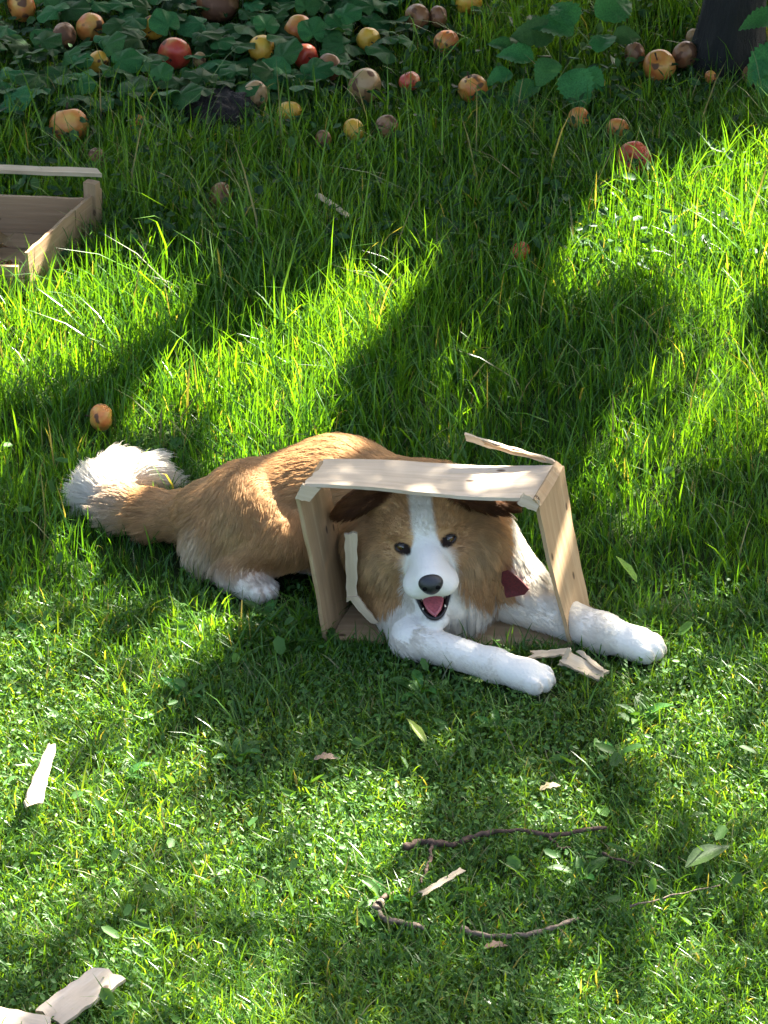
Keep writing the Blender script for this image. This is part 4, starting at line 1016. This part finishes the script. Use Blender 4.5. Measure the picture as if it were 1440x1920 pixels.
def blades(name, n, y0, y1, hs, ws, pal, lean, seedc, label, dead=.04, hfun=None):
    x, y = view_points(n, y0, y1)
    tuft = fbm(x, y, seedc, 2, 16); k = ~blocked(x, y) & (RNG.uniform(0, 1, len(x)) < np.maximum(.62+.6*tuft, .45))
    x, y = x[k], y[k]; n = len(x)
    h = height(x, y)*hs*RNG.lognormal(-.08, .36, n); w = RNG.uniform(*ws, n)*(.75+.25*np.clip(h/.06, .5, 1.4))
    az = RNG.uniform(0, 2*math.pi, n)+1.3*fbm(x, y, seedc+3, 2, 6)
    ln_ = np.abs(RNG.normal(lean, .28, n)); ln_ = np.clip(ln_, .05, 1.5)
    d = np.stack([np.cos(az), np.sin(az), np.zeros(n)], 1); tw = RNG.normal(0, .6, n)
    s = np.stack([-np.sin(az+tw), np.cos(az+tw), np.zeros(n)], 1)
    root = np.stack([x, y, ground_z(x, y)-.004], 1)
    vs = np.zeros((n, 7, 3), np.float32); T_ = (0, .38, .74, 1.0); Wd = (.75, 1.0, .72, 0)
    inv = 1/np.sqrt(1+.5*ln_**2)
    for i, (t, wd) in enumerate(zip(T_, Wd)):
        c = root+(h*inv)[:, None]*(np.array([0, 0, 1.])*(t-.16*ln_[:, None]*t**3)+d*(ln_[:, None]*t**1.9))
        if i < 3:
            vs[:, 2*i] = c-s*(w*wd*.5)[:, None]; vs[:, 2*i+1] = c+s*(w*wd*.5)[:, None]
        else: vs[:, 6] = c
    pal = np.array(pal); pi = np.clip((.5+.5*fbm(x, y, seedc+7, 3, 2.5)+RNG.normal(0, .22, n))*(len(pal)-1), 0, len(pal)-1.001)
    i0 = pi.astype(int); f = (pi-i0)[:, None]; col = pal[i0]*(1-f)+pal[i0+1]*f
    col *= RNG.uniform(.75, 1.25, n)[:, None]
    dd = RNG.uniform(0, 1, n) < dead; col[dd] = np.array((.20, .22, .12))*RNG.uniform(.6, 1.2, (dd.sum(), 1))
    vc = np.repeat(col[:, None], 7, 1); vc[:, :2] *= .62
    b = (np.arange(n)*7)[:, None]
    lp = np.concatenate([b+0, b+1, b+3, b+2, b+2, b+3, b+5, b+4, b+4, b+5, b+6], 1).ravel()
    st = (np.arange(n)[:, None]*11+np.array([0, 4, 8])).ravel()
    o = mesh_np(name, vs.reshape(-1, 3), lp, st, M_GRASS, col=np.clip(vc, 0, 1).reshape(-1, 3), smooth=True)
    return tag(o, label, 'grass', kind='stuff')
PAL = [(.028, .10, .016), (.044, .14, .017), (.064, .18, .019), (.09, .22, .022)]
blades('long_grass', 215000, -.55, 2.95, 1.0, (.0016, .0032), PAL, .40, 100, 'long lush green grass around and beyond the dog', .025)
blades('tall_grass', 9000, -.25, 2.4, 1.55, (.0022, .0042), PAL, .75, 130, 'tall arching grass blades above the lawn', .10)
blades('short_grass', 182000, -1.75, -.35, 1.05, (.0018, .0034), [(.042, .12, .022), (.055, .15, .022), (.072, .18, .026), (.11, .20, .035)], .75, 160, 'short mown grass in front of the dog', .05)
# clover and small round-leaved weeds in the mown part
def leaflets(name, n, y0, y1, size, zr, pal, seedc, label):
    x, y = view_points(n, y0, y1)
    k = ~blocked(x, y) & (RNG.uniform(0, 1, len(x)) < np.maximum(.5+.75*fbm(x, y, seedc, 2, 5), .2)); x, y = x[k], y[k]; n = len(x)
    c = np.stack([x, y, ground_z(x, y)+RNG.uniform(*zr, n)*(.6+.4*height(x, y)/.03)], 1)
    nm = np.stack([RNG.normal(0, .6, n), RNG.normal(-.12, .6, n), np.ones(n)], 1); nm /= np.linalg.norm(nm, axis=1, keepdims=True)
    a = np.cross(nm, rand_unit(n)); a /= np.linalg.norm(a, axis=1, keepdims=True); b_ = np.cross(nm, a)
    s = RNG.uniform(*size, n)[:, None]; asp = RNG.uniform(.32, .72, n)[:, None]
    vs = np.zeros((n, 7, 3), np.float32); vs[:, 6] = c-nm*s*.12
    for i in range(6):
        t = 2*math.pi*i/6; vs[:, i] = c+a*math.cos(t)*s+b_*math.sin(t)*s*asp+nm*s*(.12 if i % 3 else -.05)
    pal = np.array(pal); col = pal[RNG.integers(0, len(pal), n)]*RNG.uniform(.7, 1.3, n)[:, None]
    b = (np.arange(n)*7)[:, None]; lp = np.concatenate([np.concatenate([b+i, b+(i+1) % 6, b+6], 1) for i in range(6)], 1).ravel()
    o = mesh_np(name, vs.reshape(-1, 3), lp, np.arange(n*6)*3, M_CLOVER, col=np.repeat(np.clip(col, 0, 1)[:, None], 7, 1).reshape(-1, 3), smooth=True)
    return tag(o, label, 'clover', kind='stuff')
M_CLOVER = leafy_mat('clover_leaf', None, .5, .45, (1.4, 1.25, .35), .3)
leaflets('clover', 56000, -1.75, -.25, (.0028, .0066), (.004, .028), [(.06, .15, .03), (.08, .18, .035), (.05, .13, .028), (.10, .20, .04)], 200, 'small clover leaves spread through the mown lawn')
leaflets('broad_weeds', 500, -1.75, .2, (.010, .018), (.015, .04), [(.06, .15, .03), (.08, .18, .035)], 220, 'small round weed leaves scattered in the lawn')
leaflets('undergrowth', 12000, .9, 2.75, (.006, .016), (.01, .05), [(.03, .08, .03), (.045, .11, .035)], 240, 'low dark weed leaves under the apple tree')
